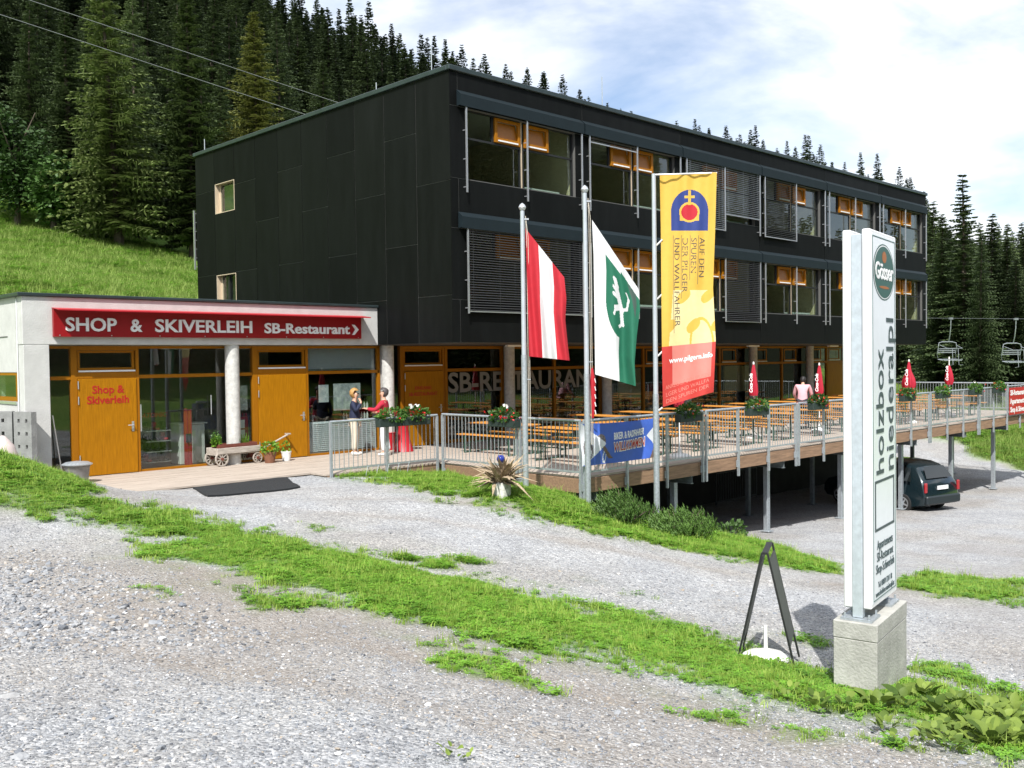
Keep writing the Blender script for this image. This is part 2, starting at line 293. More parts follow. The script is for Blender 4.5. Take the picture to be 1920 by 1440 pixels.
def dirt_mask(x, y):
    pd = poly_dist(x, y, POLY['g1'])
    return np.clip(sstep(-2.9, -1.0, pd)*sstep(.3, -.2, pd)*sstep(-5.0, -8.0, y)*sstep(-9.0, -9.8, x)*(.45+.9*vnoise(x, y, 1.1, 41)) + .4*sstep(.62, .8, vnoise(x, y, 2.3, 42)), 0, 1)
dmask = dirt_mask(gx, gy)
rut = np.zeros(len(gx))
for (ax_, ay_, bx_, by_) in ((-7.6, -3.2, -3.0, -10.4), (-6.1, -2.6, -1.6, -9.6), (-3.0, -10.4, 4.5, -15.0), (-1.6, -9.6, 6.0, -13.2), (-13.6, -8.5, -10.9, -16.0), (-12.2, -8.9, -9.6, -15.4)):
    ex_, ey_ = bx_-ax_, by_-ay_; t_ = np.clip(((gx-ax_)*ex_+(gy-ay_)*ey_)/(ex_*ex_+ey_*ey_), 0, 1); rut = np.maximum(rut, sstep(.30, .08, np.hypot(gx-ax_-t_*ex_, gy-ay_-t_*ey_)+(vnoise(gx, gy, .8, 51)-.5)*.22)*sstep(0, .15, t_)*sstep(1, .85, t_))
gzv = gzv-.022*rut
dmask = np.clip(dmask+.45*rut, 0, 1)*(gx > -20)
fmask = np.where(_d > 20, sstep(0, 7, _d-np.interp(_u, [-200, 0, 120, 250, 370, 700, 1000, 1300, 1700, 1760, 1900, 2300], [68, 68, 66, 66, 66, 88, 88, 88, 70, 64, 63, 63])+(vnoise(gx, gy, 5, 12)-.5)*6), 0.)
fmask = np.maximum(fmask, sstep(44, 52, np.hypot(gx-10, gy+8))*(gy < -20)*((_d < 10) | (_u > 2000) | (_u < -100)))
gzv = gzv + (vnoise(gx, gy, .9, 8)-.5)*.05*(1-mmask) + (vnoise(gx, gy, .33, 9)-.5)*.02*(1-mmask) + mmask*((vnoise(gx, gy, 3, 10)-.5)*.35) + gmask*.03
inb = ((gx > -8.75) & (gx < -.5) & (gy > .40) & (gy < 9)) | ((gx > -3.75) & (gx < -.5) & (gy > -.28) & (gy < 1))
gzv = np.where(inb, np.minimum(gzv, 0)-.30, gzv)
nx, ny = len(xs), len(ys)
ii = (np.arange(ny-1)[:, None]*nx+np.arange(nx-1)[None]).ravel()
quads = np.stack([ii, ii+1, ii+nx+1, ii+nx], 1)
me = bpy.data.meshes.new('ground'); me.from_pydata(np.stack([gx, gy, gzv], 1).tolist(), [], quads.tolist())
for nm, vv in (('grass', gmask), ('meadow', mmask), ('forest', fmask), ('dirt', dmask)):
    at_ = me.attributes.new(nm, 'FLOAT', 'POINT'); at_.data.foreach_set('value', vv.astype(np.float32))
me.polygons.foreach_set('use_smooth', [True]*len(me.polygons))
def ground_material():
    m = bpy.data.materials.new('ground'); m.use_nodes = True; t = m.node_tree; b = t.nodes['Principled BSDF']; N = t.nodes; L = t.links
    b.inputs['Roughness'].default_value = .92; b.inputs['Specular IOR Level'].default_value = .2
    tc = N.new('ShaderNodeTexCoord'); P = tc.outputs['Object']
    def noise(sc, det=5, rough=.6):
        n = N.new('ShaderNodeTexNoise'); n.inputs['Scale'].default_value = sc; n.inputs['Detail'].default_value = det; n.inputs['Roughness'].default_value = rough; L.new(P, n.inputs['Vector']); return n.outputs['Fac']
    def ramp(f, stops):
        r = N.new('ShaderNodeValToRGB'); e = r.color_ramp.elements
        while len(e) < len(stops): e.new(.5)
        for i, (po, c) in enumerate(stops): e[i].position = po; e[i].color = (*c, 1)
        L.new(f, r.inputs[0]); return r.outputs[0]
    def mix(f, a, c, bt='MIX'):
        n = N.new('ShaderNodeMix'); n.data_type = 'RGBA'; n.blend_type = bt
        if isinstance(f, float): n.inputs['Factor'].default_value = f
        else: L.new(f, n.inputs['Factor'])
        for s, k in ((a, 'A'), (c, 'B')):
            if isinstance(s, tuple): n.inputs[k].default_value = (*s, 1)
            else: L.new(s, n.inputs[k])
        return n.outputs['Result']
    vo = N.new('ShaderNodeTexVoronoi'); vo.inputs['Scale'].default_value = 42; L.new(P, vo.inputs['Vector'])
    vo2 = N.new('ShaderNodeTexVoronoi'); vo2.inputs['Scale'].default_value = 95; L.new(P, vo2.inputs['Vector'])
    sep = N.new('ShaderNodeSeparateColor'); L.new(vo.outputs['Color'], sep.inputs[0]); sep2 = N.new('ShaderNodeSeparateColor'); L.new(vo2.outputs['Color'], sep2.inputs[0])
    st = ramp(sep.outputs[0], [(0, (.145, .145, .146)), (.35, (.272, .274, .278)), (.7, (.405, .407, .41)), (.93, (.53, .52, .505)), (1, (.70, .705, .71))])
    st2 = ramp(sep2.outputs[0], [(0, (.19, .192, .196)), (.5, (.345, .35, .357)), (1, (.52, .52, .52))])
    grav = mix(.5, st, st2)
    dirt = ramp(noise(.35, 6, .6), [(.42, (.98, 1, 1.03)), (.64, (.88, .82, .74))])
    grav = mix(.6, grav, dirt, 'MULTIPLY')
    speck = ramp(noise(11, 7, .8), [(.34, (.72, .72, .73)), (.50, (1.02, 1.02, 1.02)), (.66, (1.35, 1.35, 1.34))]); grav = mix(.8, grav, speck, 'MULTIPLY')
    damp = ramp(noise(1.3, 4), [(.3, (.86, .86, .87)), (.6, (1.05, 1.05, 1.05))]); grav = mix(1., grav, damp, 'MULTIPLY')
    ad_ = N.new('ShaderNodeAttribute'); ad_.attribute_name = 'dirt'; brown = mix(.45, (.25, .20, .15), grav); grav = mix(ad_.outputs['Fac'], mix(1., grav, (1.03, 1.03, 1.03), 'MULTIPLY'), brown)
    ag = N.new('ShaderNodeAttribute'); ag.attribute_name = 'grass'; am = N.new('ShaderNodeAttribute'); am.attribute_name = 'meadow'
    gcol = ramp(noise(9, 6), [(.3, (.08, .12, .03)), (.55, (.11, .21, .03)), (.8, (.20, .24, .09))])
    base = mix(ag.outputs['Fac'], grav, gcol)
    mcol = ramp(noise(.55, 8, .65), [(.30, (.09, .18, .03)), (.48, (.15, .27, .045)), (.64, (.22, .30, .06)), (.78, (.19, .17, .085))])
    mcol = mix(.55, mcol, ramp(noise(6, 5), [(.3, (.6, .6, .6)), (.7, (1.3, 1.3, 1.3))]), 'MULTIPLY')
    base = mix(am.outputs['Fac'], base, mcol)
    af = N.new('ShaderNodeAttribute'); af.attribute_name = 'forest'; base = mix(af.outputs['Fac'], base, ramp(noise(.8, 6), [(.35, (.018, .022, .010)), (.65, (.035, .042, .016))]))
    L.new(base, b.inputs['Base Color'])
    bp = N.new('ShaderNodeBump'); bp.inputs['Strength'].default_value = .8; bp.inputs['Distance'].default_value = .018; L.new(vo.outputs['Distance'], bp.inputs['Height']); bp.invert = True
    bp2 = N.new('ShaderNodeBump'); bp2.inputs['Strength'].default_value = .6; bp2.inputs['Distance'].default_value = .05; L.new(noise(14, 6, .7), bp2.inputs['Height']); L.new(bp.outputs[0], bp2.inputs['Normal'])
    L.new(bp2.outputs[0], b.inputs['Normal']); MATS['ground'] = m; return m
me.materials.append(ground_material())
tag(link('ground', me), kind='structure')

# ------------------------------------------------------------ black upper building
BL, BW, ZT, ZU = 27.77, 13.2, 9.42, 2.82
bld = thing('guest_house', 'long black panel-clad two-storey block raised over a glazed ground floor', 'building')
def front_wall(b, x0, x1, y0, y1, z0, z1, holes):
    """wall slab in the xz plane, cut around rectangular holes (hx0,hx1,hz0,hz1)"""
    xe = sorted({x0, x1, *[h[0] for h in holes], *[h[1] for h in holes]}); ze = sorted({z0, z1, *[h[2] for h in holes], *[h[3] for h in holes]})
    for i in range(len(xe)-1):
        run = None
        for j in range(len(ze)-1):
            cx, cz = (xe[i]+xe[i+1])/2, (ze[j]+ze[j+1])/2
            inside = any(h[0] < cx < h[1] and h[2] < cz < h[3] for h in holes)
            if not inside:
                if run is None: run = [ze[j], ze[j+1]]
                else: run[1] = ze[j+1]
            if inside or j == len(ze)-2:
                if run: b.box(xe[i], xe[i+1], y0, y1, run[0], run[1]); run = None
    return b
BAYS = [.22+4.57*k for k in range(6)]; FLOORS = [0., -2.95]
holes = [(x+.28, x+4.30, 6.83+dz, 8.55+dz) for x in BAYS for dz in FLOORS]
front_wall(MB(), .02, BL, .011, .22, ZU, ZT, holes).build('front_wall', 'joint', bld)
b = MB()   # end wall with two small openings
for y0, y1, zs in ((.22, 10.56, [(ZU, ZT)]), (10.56, 11.84, [(ZU, 3.95), (5.29, 7.30), (8.27, ZT)]), (11.84, BW, [(ZU, ZT)])):
    for z0, z1 in zs: b.box(.011, .25, y0, y1, z0, z1)
b.build('end_wall', 'joint', bld)
b = MB(); b.box(.25, BL, BW-.2, BW, ZU, ZT); b.build('rear_wall', 'black_panel', bld)
b = MB(); b.box(BL-.2, BL, .22, BW-.2, ZU, ZT); b.build('far_end_wall', 'black_panel', bld)
MB().box(.0, BL, .0, BW, ZT, ZT+.02).build('roof', 'roof_trim', bld)
b = MB(); t_ = .05
b.box(-.06, BL+.06, -.06, .06, ZT-.03, ZT+.09); b.box(-.06, BL+.06, BW-.06, BW+.06, ZT-.03, ZT+.09); b.box(-.06, .06, .06, BW-.06, ZT-.03, ZT+.09); b.box(BL-.06, BL+.06, .06, BW-.06, ZT-.03, ZT+.09)
b.build('roof_edge_trim', 'roof_trim', bld, bevel=.012)
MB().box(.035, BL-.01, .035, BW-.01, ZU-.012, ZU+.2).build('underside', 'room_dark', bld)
PM = ['black_panel', 'black_panel_b', 'black_panel_c']
g = .0085
for k in range(10):            # end facade panels, staggered joints
    y0, y1 = 1.32*k+g, 1.32*(k+1)-g
    if k == 8: segs = [(ZU, 3.95), (5.29, 7.30), (8.27, ZT-.03)]
    elif k % 2 == 0: segs = [(ZU, 3.98), (3.98, 6.76), (6.76, ZT-.03)]
    else: segs = [(ZU, 5.32), (5.32, 8.10), (8.10, ZT-.03)]
    for z0, z1 in segs:
        MB().box(0, .010, y0 + (.012 if k == 0 else 0), y1, z0+g, z1-g).build('panel', random.choice(PM), bld)
xe = [.0] + [x+.03 for x in BAYS] + [BL]
for i in range(len(xe)-1):      # front cladding bands
    for z0, z1 in ((8.56, ZT-.03), (5.61, 6.82), (ZU, 3.87)):
        MB().box(xe[i]+(g if i else 0), xe[i+1]-g, .0, .010, z0+g, z1-g).build('panel', random.choice(PM), bld)
    for dz in FLOORS:            # upright strips beside the openings
        if i == 0: MB().box(0, BAYS[0]+.275, .0, .010, 6.83+dz, 8.55+dz).build('panel', 'black_panel', bld)
        else:
            x1 = BAYS[i]+.275 if i < 6 else BL
            MB().box(BAYS[i-1]+4.305, x1, .0, .010, 6.83+dz, 8.55+dz).build('panel', random.choice(PM), bld)
def window_unit(x0, x1, z0, flap_side, name='window'):
    """one half of a bay: big lower pane, small upper pane and an orange ventilation flap"""
    f = MB(); y0, y1 = .10, .17; zt = z0+1.72; zm = z0+1.03
    f.box(x0, x0+.03, y0, y1, z0, zt); f.box(x1-.03, x1, y0, y1, z0, zt); f.box(x0+.03, x1-.03, y0, y1, z0, z0+.03); f.box(x0+.03, x1-.03, y0, y1, zt-.03, zt); f.box(x0+.03, x1-.03, y0, y1, zm-.025, zm+.025)
    fs = x1-.98 if flap_side > 0 else x0+.98
    f.box(fs-.03, fs+.03, y0, y1, zm+.025, zt-.03)
    w = f.build(name, 'black_plastic', bld)
    MB().box(x0+.03, x1-.03, .13, .14, z0+.03, zm-.025).build('pane', 'glass', w)
    if flap_side > 0: pa, fa, fb = (x0+.03, fs-.03), fs+.03, x1-.03
    else: pa, fa, fb = (fs+.03, x1-.03), x0+.03, fs-.03
    MB().box(pa[0], pa[1], .13, .14, zm+.025, zt-.03).build('pane', 'glass', w)
    fl = MB(); a0, a1, c0, c1 = fa+.005, fb-.005, zm+.035, zt-.04; fy0, fy1 = .05, .125
    for q in ((a0, a0+.09, c0, c1), (a1-.09, a1, c0, c1), (a0+.09, a1-.09, c0, c0+.13), (a0+.09, a1-.09, c1-.07, c1)): fl.box(q[0], q[1], fy0, fy1, q[2], q[3])
    fo = fl.build('ventilation_flap', 'orange_wood', w, bevel=.006)
    # tilted inner panel, leaning inwards at the top
    T = Matrix.Translation((0, .105, c0+.13)) @ Matrix.Rotation(R(-9), 4, 'X')
    MB().box(a0+.092, a1-.092, -.01, .01, 0, c1-c0-.2, M=T).build('flap_panel', 'flap_panel', w)
    MB().box(a0+.10, a1-.10, .032, .048, c0+.035, c0+.07).build('drip_strip', 'white_paint', w)
    return w
for i, x in enumerate(BAYS):
    for dz in FLOORS:
        z0 = 6.83+dz
        window_unit(x+.28, x+2.27, z0, 1); window_unit(x+2.35, x+4.30, z0, -1)
        MB().box(x+2.272, x+2.348, .12, .2, z0, z0+1.72).build('mullion', 'pale_wood', bld)
        pr = [(0.0, 8.955+dz), (-.155, 8.83+dz), (-.155, 8.55+dz), (-.135, 8.55+dz), (-.135, 8.80+dz), (0.0, 8.91+dz)]
        MB().prism(pr, x, x+4.5, 'x').build('blind_box', 'awning_box', bld)
        for ex in (x, x+4.48): MB().prism([(0, 8.905+dz), (-.134, 8.79+dz), (-.134, 8.57+dz), (0, 8.56+dz)], ex+.001, ex+.019, 'x').build('blind_box_end', 'awning_box', bld)
        for rx in (.2, 2.31, 4.44):
            b = MB(); b.box(x+rx-.022, x+rx+.022, -.135, -.105, 6.48+dz, 8.58+dz)
            for q in (6.62, 7.3, 8.0): b.box(x+rx-.012, x+rx+.012, -.105, .0, q+dz-.012, q+dz+.012)
            b.build('guide_rail', 'alu', bld)
        # room behind
        zf = z0-.75
def blind(x0, x1, z0, z1, y=-.10, m='blind', parent=None, tilt=28, pitch=.062):
    b = MB(); z = z1; k = 0
    while z > z0:
        T = Matrix.Translation((0, y, z)) @ Matrix.Rotation(R(tilt), 4, 'X'); b.box(x0, x1, -.033, .033, -.0012, .0012, M=T); z -= pitch; k += 1
    n = max(2, int((x1-x0)/.8)+1)
    for q in range(n):
        xx = x0+.12+(x1-x0-.24)*q/(n-1); b.box(xx-.004, xx+.004, y-.036, y-.034, z0, z1)
    o = b.build('blind', m, parent or bld, fix=False); tag(o, kind='stuff')
    MB().box(x0, x1, y-.02, y+.02, z0-.03, z0).build('blind_bottom_bar', 'alu', parent or bld)
for (bay, half, fl, zb) in ((0, 0, 1, 3.60), (0, 1, 1, 3.60), (2, 0, 0, 6.52), (2, 1, 0, 7.05), (3, 0, 0, 6.52), (2, 1, 1, 3.56), (1, 0, 0, 8.40)):
    x = BAYS[bay]; a, c = ((.235, 2.275) if half == 0 else (2.345, 4.405))
    blind(x+a, x+c, zb, 8.56+FLOORS[fl], m='blind_light' if (bay == 2 and fl == 0) else 'blind')
# floors, ceilings and partitions of the rooms
for z0, z1 in ((3.05, 3.2), (6.08, 6.2)): MB().box(.26, BL-.21, .225, 5.0, z0, z1).build('room_floor', 'light_floor', bld)
for z0, z1 in ((5.95, 6.078), (8.95, 9.2)): MB().box(.26, BL-.21, .225, 5.0, z0, z1).build('room_ceiling', 'interior_ceiling', bld)
for fl, (z0, z1) in enumerate(((6.201, 8.949), (3.201, 5.949))):
    MB().box(.26, BL-.21, 5.0, 5.1, z0, z1).build('room_back_wall', 'room_wall', bld)
    for i, x in enumerate(BAYS[1:]): MB().box(x-.09, x+.09, .225, 4.99, z0, z1).build('partition', 'room_wall', bld)
    MB().box(BL-.30, BL-.211, .225, 4.99, z0, z1).build('partition', 'room_wall', bld)
b = MB()
for x in BAYS:
    for dz in FLOORS:
        if random.random() < .75: b.box(x+2.5, x+3.9, .24, .5, 6.87+dz, 6.93+dz)
b.build('window_ledge_linen', 'white_plastic', bld)
# end-facade windows
for z0, z1 in ((7.30, 8.27), (3.95, 5.29)):
    f = MB(); y0, y1 = 10.567, 11.833
    f.box(-.005, .20, y1-.02, y1, z0, z1); f.box(-.005, .20, y0, y0+.02, z0, z1); f.box(-.005, .20, y0+.02, y1-.02, z1-.02, z1); f.box(-.005, .20, y0+.02, y1-.02, z0, z0+.02)
    f.box(.14, .19, y1-.12, y1-.02, z0+.02, z1-.02)
    w = f.build('window', 'pale_wood', bld); MB().box(.16, .17, y0+.02, y1-.12, z0+.02, z1-.02).build('pane', 'glass', w)
    if z0 < 5: MB().box(.10, .155, 11.18, 11.30, z0+.02, z1-.02).build('window_post', 'black_plastic', w)
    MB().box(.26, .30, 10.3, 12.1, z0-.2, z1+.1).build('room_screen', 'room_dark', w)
# roof odds and ends
for (x, y, h) in ((.2, .9, .75), (0.1, 12.7, .45), (6.1, .35, 1.0), (0.05, 3.0, .25)):
    b = MB(); b.tube([(x, y, ZT+.02), (x, y, ZT+.06+h)], .012, 6); b.box(x-.03, x+.03, y-.03, y+.03, ZT+.02, ZT+.12); b.build('lightning_rod', 'alu', bld)
b = MB(); b.lathe([(.07, 0), (.07, .3), (.1, .31), (.1, .36), (.02, .4)], 10, c=(.9, 4.8, ZT+.02)); b.build('roof_vent', 'alu', bld)
b = MB(); b.bar((-.02, BW+.12, 5.6), (-.02, BW+.12, 7.6), .05); b.bar((.25, BW+.12, 5.6), (.25, BW+.12, 7.6), .05)
for q in range(7): b.bar((-.02, BW+.12, 5.7+q*.3), (.25, BW+.12, 5.7+q*.3), .025)
b.build('wall_ladder', 'alu', bld)

# ------------------------------------------------------------ ground-floor glazing under the black block
GY_ = 3.5
def frame_member(x0, x1, z0, z1, y0=GY_-.06, y1=GY_+.04, m='orange_wood', parent=bld, name='window_frame'):
    return MB().box(x0, x1, y0, y1, z0, z1).build(name, m, parent, bevel=.004)
def pane(x0, x1, z0, z1, y=GY_, m='glass_shop', parent=bld):
    return MB().box(x0, x1, y-.006, y+.006, z0, z1).build('pane', m, parent)
def door_unit(x0, x1, y, parent, handle_side=1, hinges=True):
    """orange door with glazed fanlight; x0..x1 is the outside of the frame"""
    f = MB(); y0, y1 = y-.08, y+.04
    f.box(x0, x0+.13, y0, y1, 0, 2.80); f.box(x1-.07, x1, y0, y1, 0, 2.80); f.box(x0+.13, x1-.07, y0, y1, 2.70, 2.80); f.box(x0+.13, x1-.07, y0, y1, 2.10, 2.27)
    fr = f.build('door_frame', 'orange_wood', parent, bevel=.004)
    a, c = x0+.135, x1-.075
    d = MB().box(a, c, y0-.025, y-.02, .015, 2.095).build('door', 'orange_door', parent, bevel=.006)
    s = MB(); q0, q1 = a+.015, c-.015
    s.box(q0, q0+.05, y-.04, y+.02, 2.275, 2.695); s.box(q1-.05, q1, y-.04, y+.02, 2.275, 2.695); s.box(q0+.05, q1-.05, y-.04, y+.02, 2.275, 2.33); s.box(q0+.05, q1-.05, y-.04, y+.02, 2.65, 2.695)
    s.build('fanlight_frame', 'orange_wood', fr)
    MB().box(q0+.05, q1-.05, y-.005, y+.005, 2.33, 2.65).build('pane', 'glass_shop', fr)
    MB().box(q0, q1, y-.10, y-.08, 2.24, 2.275).build('drip_strip', 'white_paint', fr)
    h = MB(); hx = c-.1 if handle_side > 0 else a+.1
    h.box(hx-.025, hx+.025, y0-.034, y0-.025, .92, 1.14); h.tube([(hx, y0-.03, 1.06), (hx, y0-.085, 1.06), (hx-.13*handle_side, y0-.085, 1.06)], .011, 8); h.tube([(hx, y0-.034, .97), (hx, y0-.05, .97)], .014, 8)
    h.build('handle', 'alu', d, smooth=True)
    if hinges:
        for z in (.3, 1.55, 1.88): MB().tube([(a-.005, y0-.04, z), (a-.005, y0-.04, z+.17)], .012, 8).build('hinge', 'alu', d)
    return d
d3 = door_unit(1.02, 2.62, GY_, bld)
lettering('door_lettering', 'EINGANG\nSB-RESTAURANT', .135, 'red_letter', FRONT((1.80, GY_-.108, 1.58)), d3, align='CENTER', bold=.002, line=1.25)
mull = [.62, 2.70, 4.95, 7.28, 9.55, 11.9, 14.15, 16.7, 19.0, 21.4, 23.6, 25.3, 27.1]
for x in mull: frame_member(x-.05, x+.05, 0, 2.80, name='mullion')
for x0, x1 in zip(mull[:-1], mull[1:]):
    if x0 < 2.6: 
        pane(x0+.05, 1.02, .1, 2.72); continue
    frame_member(x0+.05, x1-.05, 2.72, 2.80); frame_member(x0+.05, x1-.05, 2.06, 2.15, name='transom'); frame_member(x0+.05, x1-.05, 0, .10, name='sill')
    pane(x0+.05, x1-.05, .10, 2.06); pane(x0+.05, x1-.05, 2.15, 2.72)
    if x0 > 11:                 # opening fanlights
        f = MB(); a, c = x0+.1, x0+1.1
        f.box(a, a+.05, GY_-.09, GY_-.061, 2.2, 2.68); f.box(c-.05, c, GY_-.09, GY_-.061, 2.2, 2.68); f.box(a+.05, c-.05, GY_-.09, GY_-.061, 2.2, 2.25); f.box(a+.05, c-.05, GY_-.09, GY_-.061, 2.63, 2.68)
        f.build('fanlight_frame', 'orange_wood', bld)
        MB().box(a, c, GY_-.11, GY_-.091, 2.165, 2.195).build('drip_strip', 'white_paint', bld)
frame_member(25.35, 27.05, .1, 2.06, y0=GY_-.07, y1=GY_-.02, m='orange_door', name='side_door')
# far end glazing so that daylight comes through the restaurant
b = MB()
for y in (3.6, 5.6, 7.6, 9.4): b.box(27.05, 27.15, y-.05, y+.05, 0, 2.8)
for z in (.05, 2.1, 2.76): b.box(27.06, 27.14, 3.65, 9.35, z-.05, z+.04)
b.build('end_window_frame', 'orange_wood', bld)
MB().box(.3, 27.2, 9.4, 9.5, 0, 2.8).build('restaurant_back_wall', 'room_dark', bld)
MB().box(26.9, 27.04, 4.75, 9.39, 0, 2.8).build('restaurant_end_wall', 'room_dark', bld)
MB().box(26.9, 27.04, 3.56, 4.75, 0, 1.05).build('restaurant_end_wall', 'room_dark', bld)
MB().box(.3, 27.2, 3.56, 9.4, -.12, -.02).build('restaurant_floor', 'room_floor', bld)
MB().box(8.6, 12.0, 7.0, 7.6, 0, 1.1).build('counter', 'orange_wood', bld)
for x in (12.4, 19.4, 20.6): MB().box(x, x+1.3, 5.0, 5.06, .9, 2.0).build('hanging_screen', 'room_wall', bld)
L_ = lettering('window_lettering', 'SB-RESTAURANT', .80, 'pale_letter', FRONT((2.78, GY_-.03, 1.47)), bld, width=6.75, bold=.018, extr=.003)
for i in range(1, 7):
    x = -4.14+4.57*i
    b = MB(); b.tube([(x, 3.2, -.05), (x, 3.2, ZU-.014)], .165, 24); c_ = b.build('column', 'concrete_col', bld, smooth=True)
for x in (3.7, 8.1, 16.3, 22.6):
    b = MB(); b.box(x, x+.75, 1.9, 2.02, ZU-.07, ZU-.013); b.build('ceiling_lamp', 'white_plastic', bld)
# carport under the deck
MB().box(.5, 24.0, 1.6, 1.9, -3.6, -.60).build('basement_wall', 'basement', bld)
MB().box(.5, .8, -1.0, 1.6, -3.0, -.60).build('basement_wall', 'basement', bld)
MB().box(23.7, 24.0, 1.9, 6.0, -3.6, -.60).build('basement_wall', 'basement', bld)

# ------------------------------------------------------------ concrete shop annex
ann = thing('shop_annex', 'low white concrete shop wing with orange doors and round columns', 'building', (0, 0, 0))
AY = 3.035
b = MB(); b.box(-8.81, -.004, AY, AY+.33, 2.82, 3.80); b.build('fascia', 'concrete', ann, bevel=.01)
MB().box(-8.80, -8.30, AY+.002, AY+.40, -.4, 2.818).build('corner_pier', 'concrete', ann, bevel=.01)
b = MB()
b.box(-8.81, -8.5, AY+.402, 13.0, 2.26, 3.80); b.box(-8.81, -8.5, AY+.402, 13.0, -.6, 1.66); b.box(-8.81, -8.5, 5.2, 13.0, 1.66, 2.26)
b.build('side_wall', 'concrete', ann)
MB().box(-8.825, -8.812, AY+.9, 13.0, 3.0, 3.012).build('wall_joint', 'joint', ann)
MB().box(-8.83, -8.815, AY+.28, AY+.31, -.2, 3.76).build('downpipe', 'white_paint', ann)
b = MB(); b.box(-8.9, .0, AY-.05, 13.0, 3.802, 3.87); b.build('roof_edge_trim', 'roof_trim', ann, bevel=.01)
MB().box(-8.4, -.1, AY+.335, 9, 2.83, 3.0).build('ceiling', 'interior_ceiling', ann)
MB().box(-8.49, -.1, 8.5, 8.6, -.1, 2.83).build('shop_back_wall', 'shop_wall', ann)
MB().box(-8.49, .3, 3.53, 8.5, -.12, -.01).build('shop_floor', 'light_floor', ann)
f = MB(); f.box(-8.80, -8.72, AY+.405, AY+.5, 1.665, 2.255); f.box(-8.80, -8.72, 5.1, 5.2, 1.665, 2.255); f.box(-8.80, -8.72, AY+.5, 5.1, 1.665, 1.75); f.box(-8.80, -8.72, AY+.5, 5.1, 2.20, 2.255)
w = f.build('side_window', 'orange_wood', ann); MB().box(-8.765, -8.755, AY+.5, 5.1, 1.75, 2.20).build('pane', 'glass', w)
MB().box(-8.83, -8.70, AY+.405, 5.2, 1.60, 1.657).build('window_sill', 'alu', w)
AG = AY+.40
for i, x in enumerate((-4.14, .43)):
    MB().tube([(x, 3.205, -.03), (x, 3.205, 2.818)], .165, 28).build('column', 'concrete_col', ann, smooth=True)
def aframe(x0, x1, z0, z1, name='window_frame'): return MB().box(x0, x1, AG-.06, AG+.04, z0, z1).build(name, 'orange_wood', ann, bevel=.004)
def apane(x0, x1, z0, z1): return MB().box(x0, x1, AG-.006, AG+.006, z0, z1).build('pane', 'glass_shop', ann)
d1 = door_unit(-7.77, -6.31, AG, ann); d2 = door_unit(-3.52, -1.96, AG, ann)
lettering('door_lettering', 'Shop &\nSkiverleih', .235, 'red_letter', FRONT((-7.01, AG-.108, 1.78)), d1, align='CENTER', bold=.005, line=.95)
for x0, x1 in ((-8.30, -7.77), (-6.31, -3.52), (-1.96, .27)):
    aframe(x0, x1, 2.74, 2.80); aframe(x0, x1, 2.08, 2.16, 'transom'); aframe(x0, x1, -.01, .05, 'sill'); apane(x0, x1, .05, 2.08); apane(x0, x1, 2.16, 2.74)
MB().box(.22, .30, AG-.06, AG+.04, -.01, 2.80).build('window_frame', 'orange_wood', ann)
MB().box(.30, .58, AG-.04, AG+.04, -.01, 2.80).build('jamb', 'concrete', ann)
blind(-1.93, .2, 2.2, 2.74, y=AG+.08, m='blind_white', parent=ann, tilt=60, pitch=.05)
blind(-1.93, .2, .07, .82, y=AG+.08, m='blind_white', parent=ann, tilt=60, pitch=.05)
MB().box(-6.30, -6.27, AG-.07, AG-.06, .9, 1.5).build('pull_bar', 'alu', ann)
b = MB(); b.tube([(-4.62, AG-.09, 1.2), (-4.62, AG-.09, 1.65)], .012, 8); b.build('pull_bar', 'alu', ann)
for x in (-5.4, -3.9): MB().box(x, x+.75, 4.2, 4.4, 2.74, 2.82).build('ceiling_lamp', 'white_plastic', ann)
# posters behind the glass
for (x0, x1, z0, z1, m, nm, lb) in ((-1.60, -1.30, 1.35, 1.80, (.55, .68, .82), 'poster', 'small pale blue notice stuck inside the shop window'), (-1.15, -.30, 1.12, 1.82, (.42, .52, .62), 'poster', 'wide poster of a hazy blue landscape inside the shop window'), (-3.98, -3.62, 1.25, 1.85, (.35, .36, .37), 'poster', 'grey photograph poster hanging beside the round column')):
    mm = mat('poster_%d' % int(x0*100), m, .5, noise=.5, nscale=6, c2=(.75, .78, .8))
    tag(MB().box(x0, x1, AG+.02, AG+.026, z0, z1).build(nm, mm), lb, 'poster')
p_ = tag(MB().box(-3.95, -3.62, AG+.02, AG+.03, .42, 1.10).build('notice_board', 'red_sign'), 'red notice board with two white sheets beside the round column', 'notice')
MB().box(-3.86, -3.71, AG+.012, AG+.019, .82, 1.02).build('sheet', 'white_plastic', p_); MB().box(-3.86, -3.71, AG+.012, AG+.019, .58, .78).build('sheet', 'white_plastic', p_)
b = MB()
for k in range(3): b.box(-3.86+.09*k, -3.84+.09*k, AG+.012, AG+.019, 1.11, 1.18)
b.build('hook', 'red_paint', p_)

# red fascia sign, its hood and letters
sg = thing('fascia_sign', 'long red shop sign with white raised letters under a red hood', 'sign', (-8.23, AY, 2.98))
MB().box(0, 7.63, -.09, -.002, 0, .57).build('sign_board', 'red_sign', sg)
b = MB(); b.prism([(-.37, .555), (-.002, .60), (-.002, .588), (-.36, .545), (-.36, .53), (-.37, .53)], -.01, 7.74, 'x'); b.build('hood', 'red_paint', sg)
for body, x0, x1, h in (('SHOP', .22, 1.27, .39), ('&', 1.57, 1.83, .38), ('SKIVERLEIH', 2.11, 4.47, .39), ('SB-Restaurant', 4.80, 7.25, .335)):
    lettering('letters', body, h, 'white_letter', FRONT((x0, -.105, .125)), sg, width=x1-x0, bold=.008, extr=.014)
b = MB(); b.prism([(7.33, .36), (7.40, .36), (7.53, .235), (7.40, .10), (7.33, .10), (7.43, .235)], -.12, -.092, 'y'); b.build('arrow', 'white_letter', sg)
b = MB()
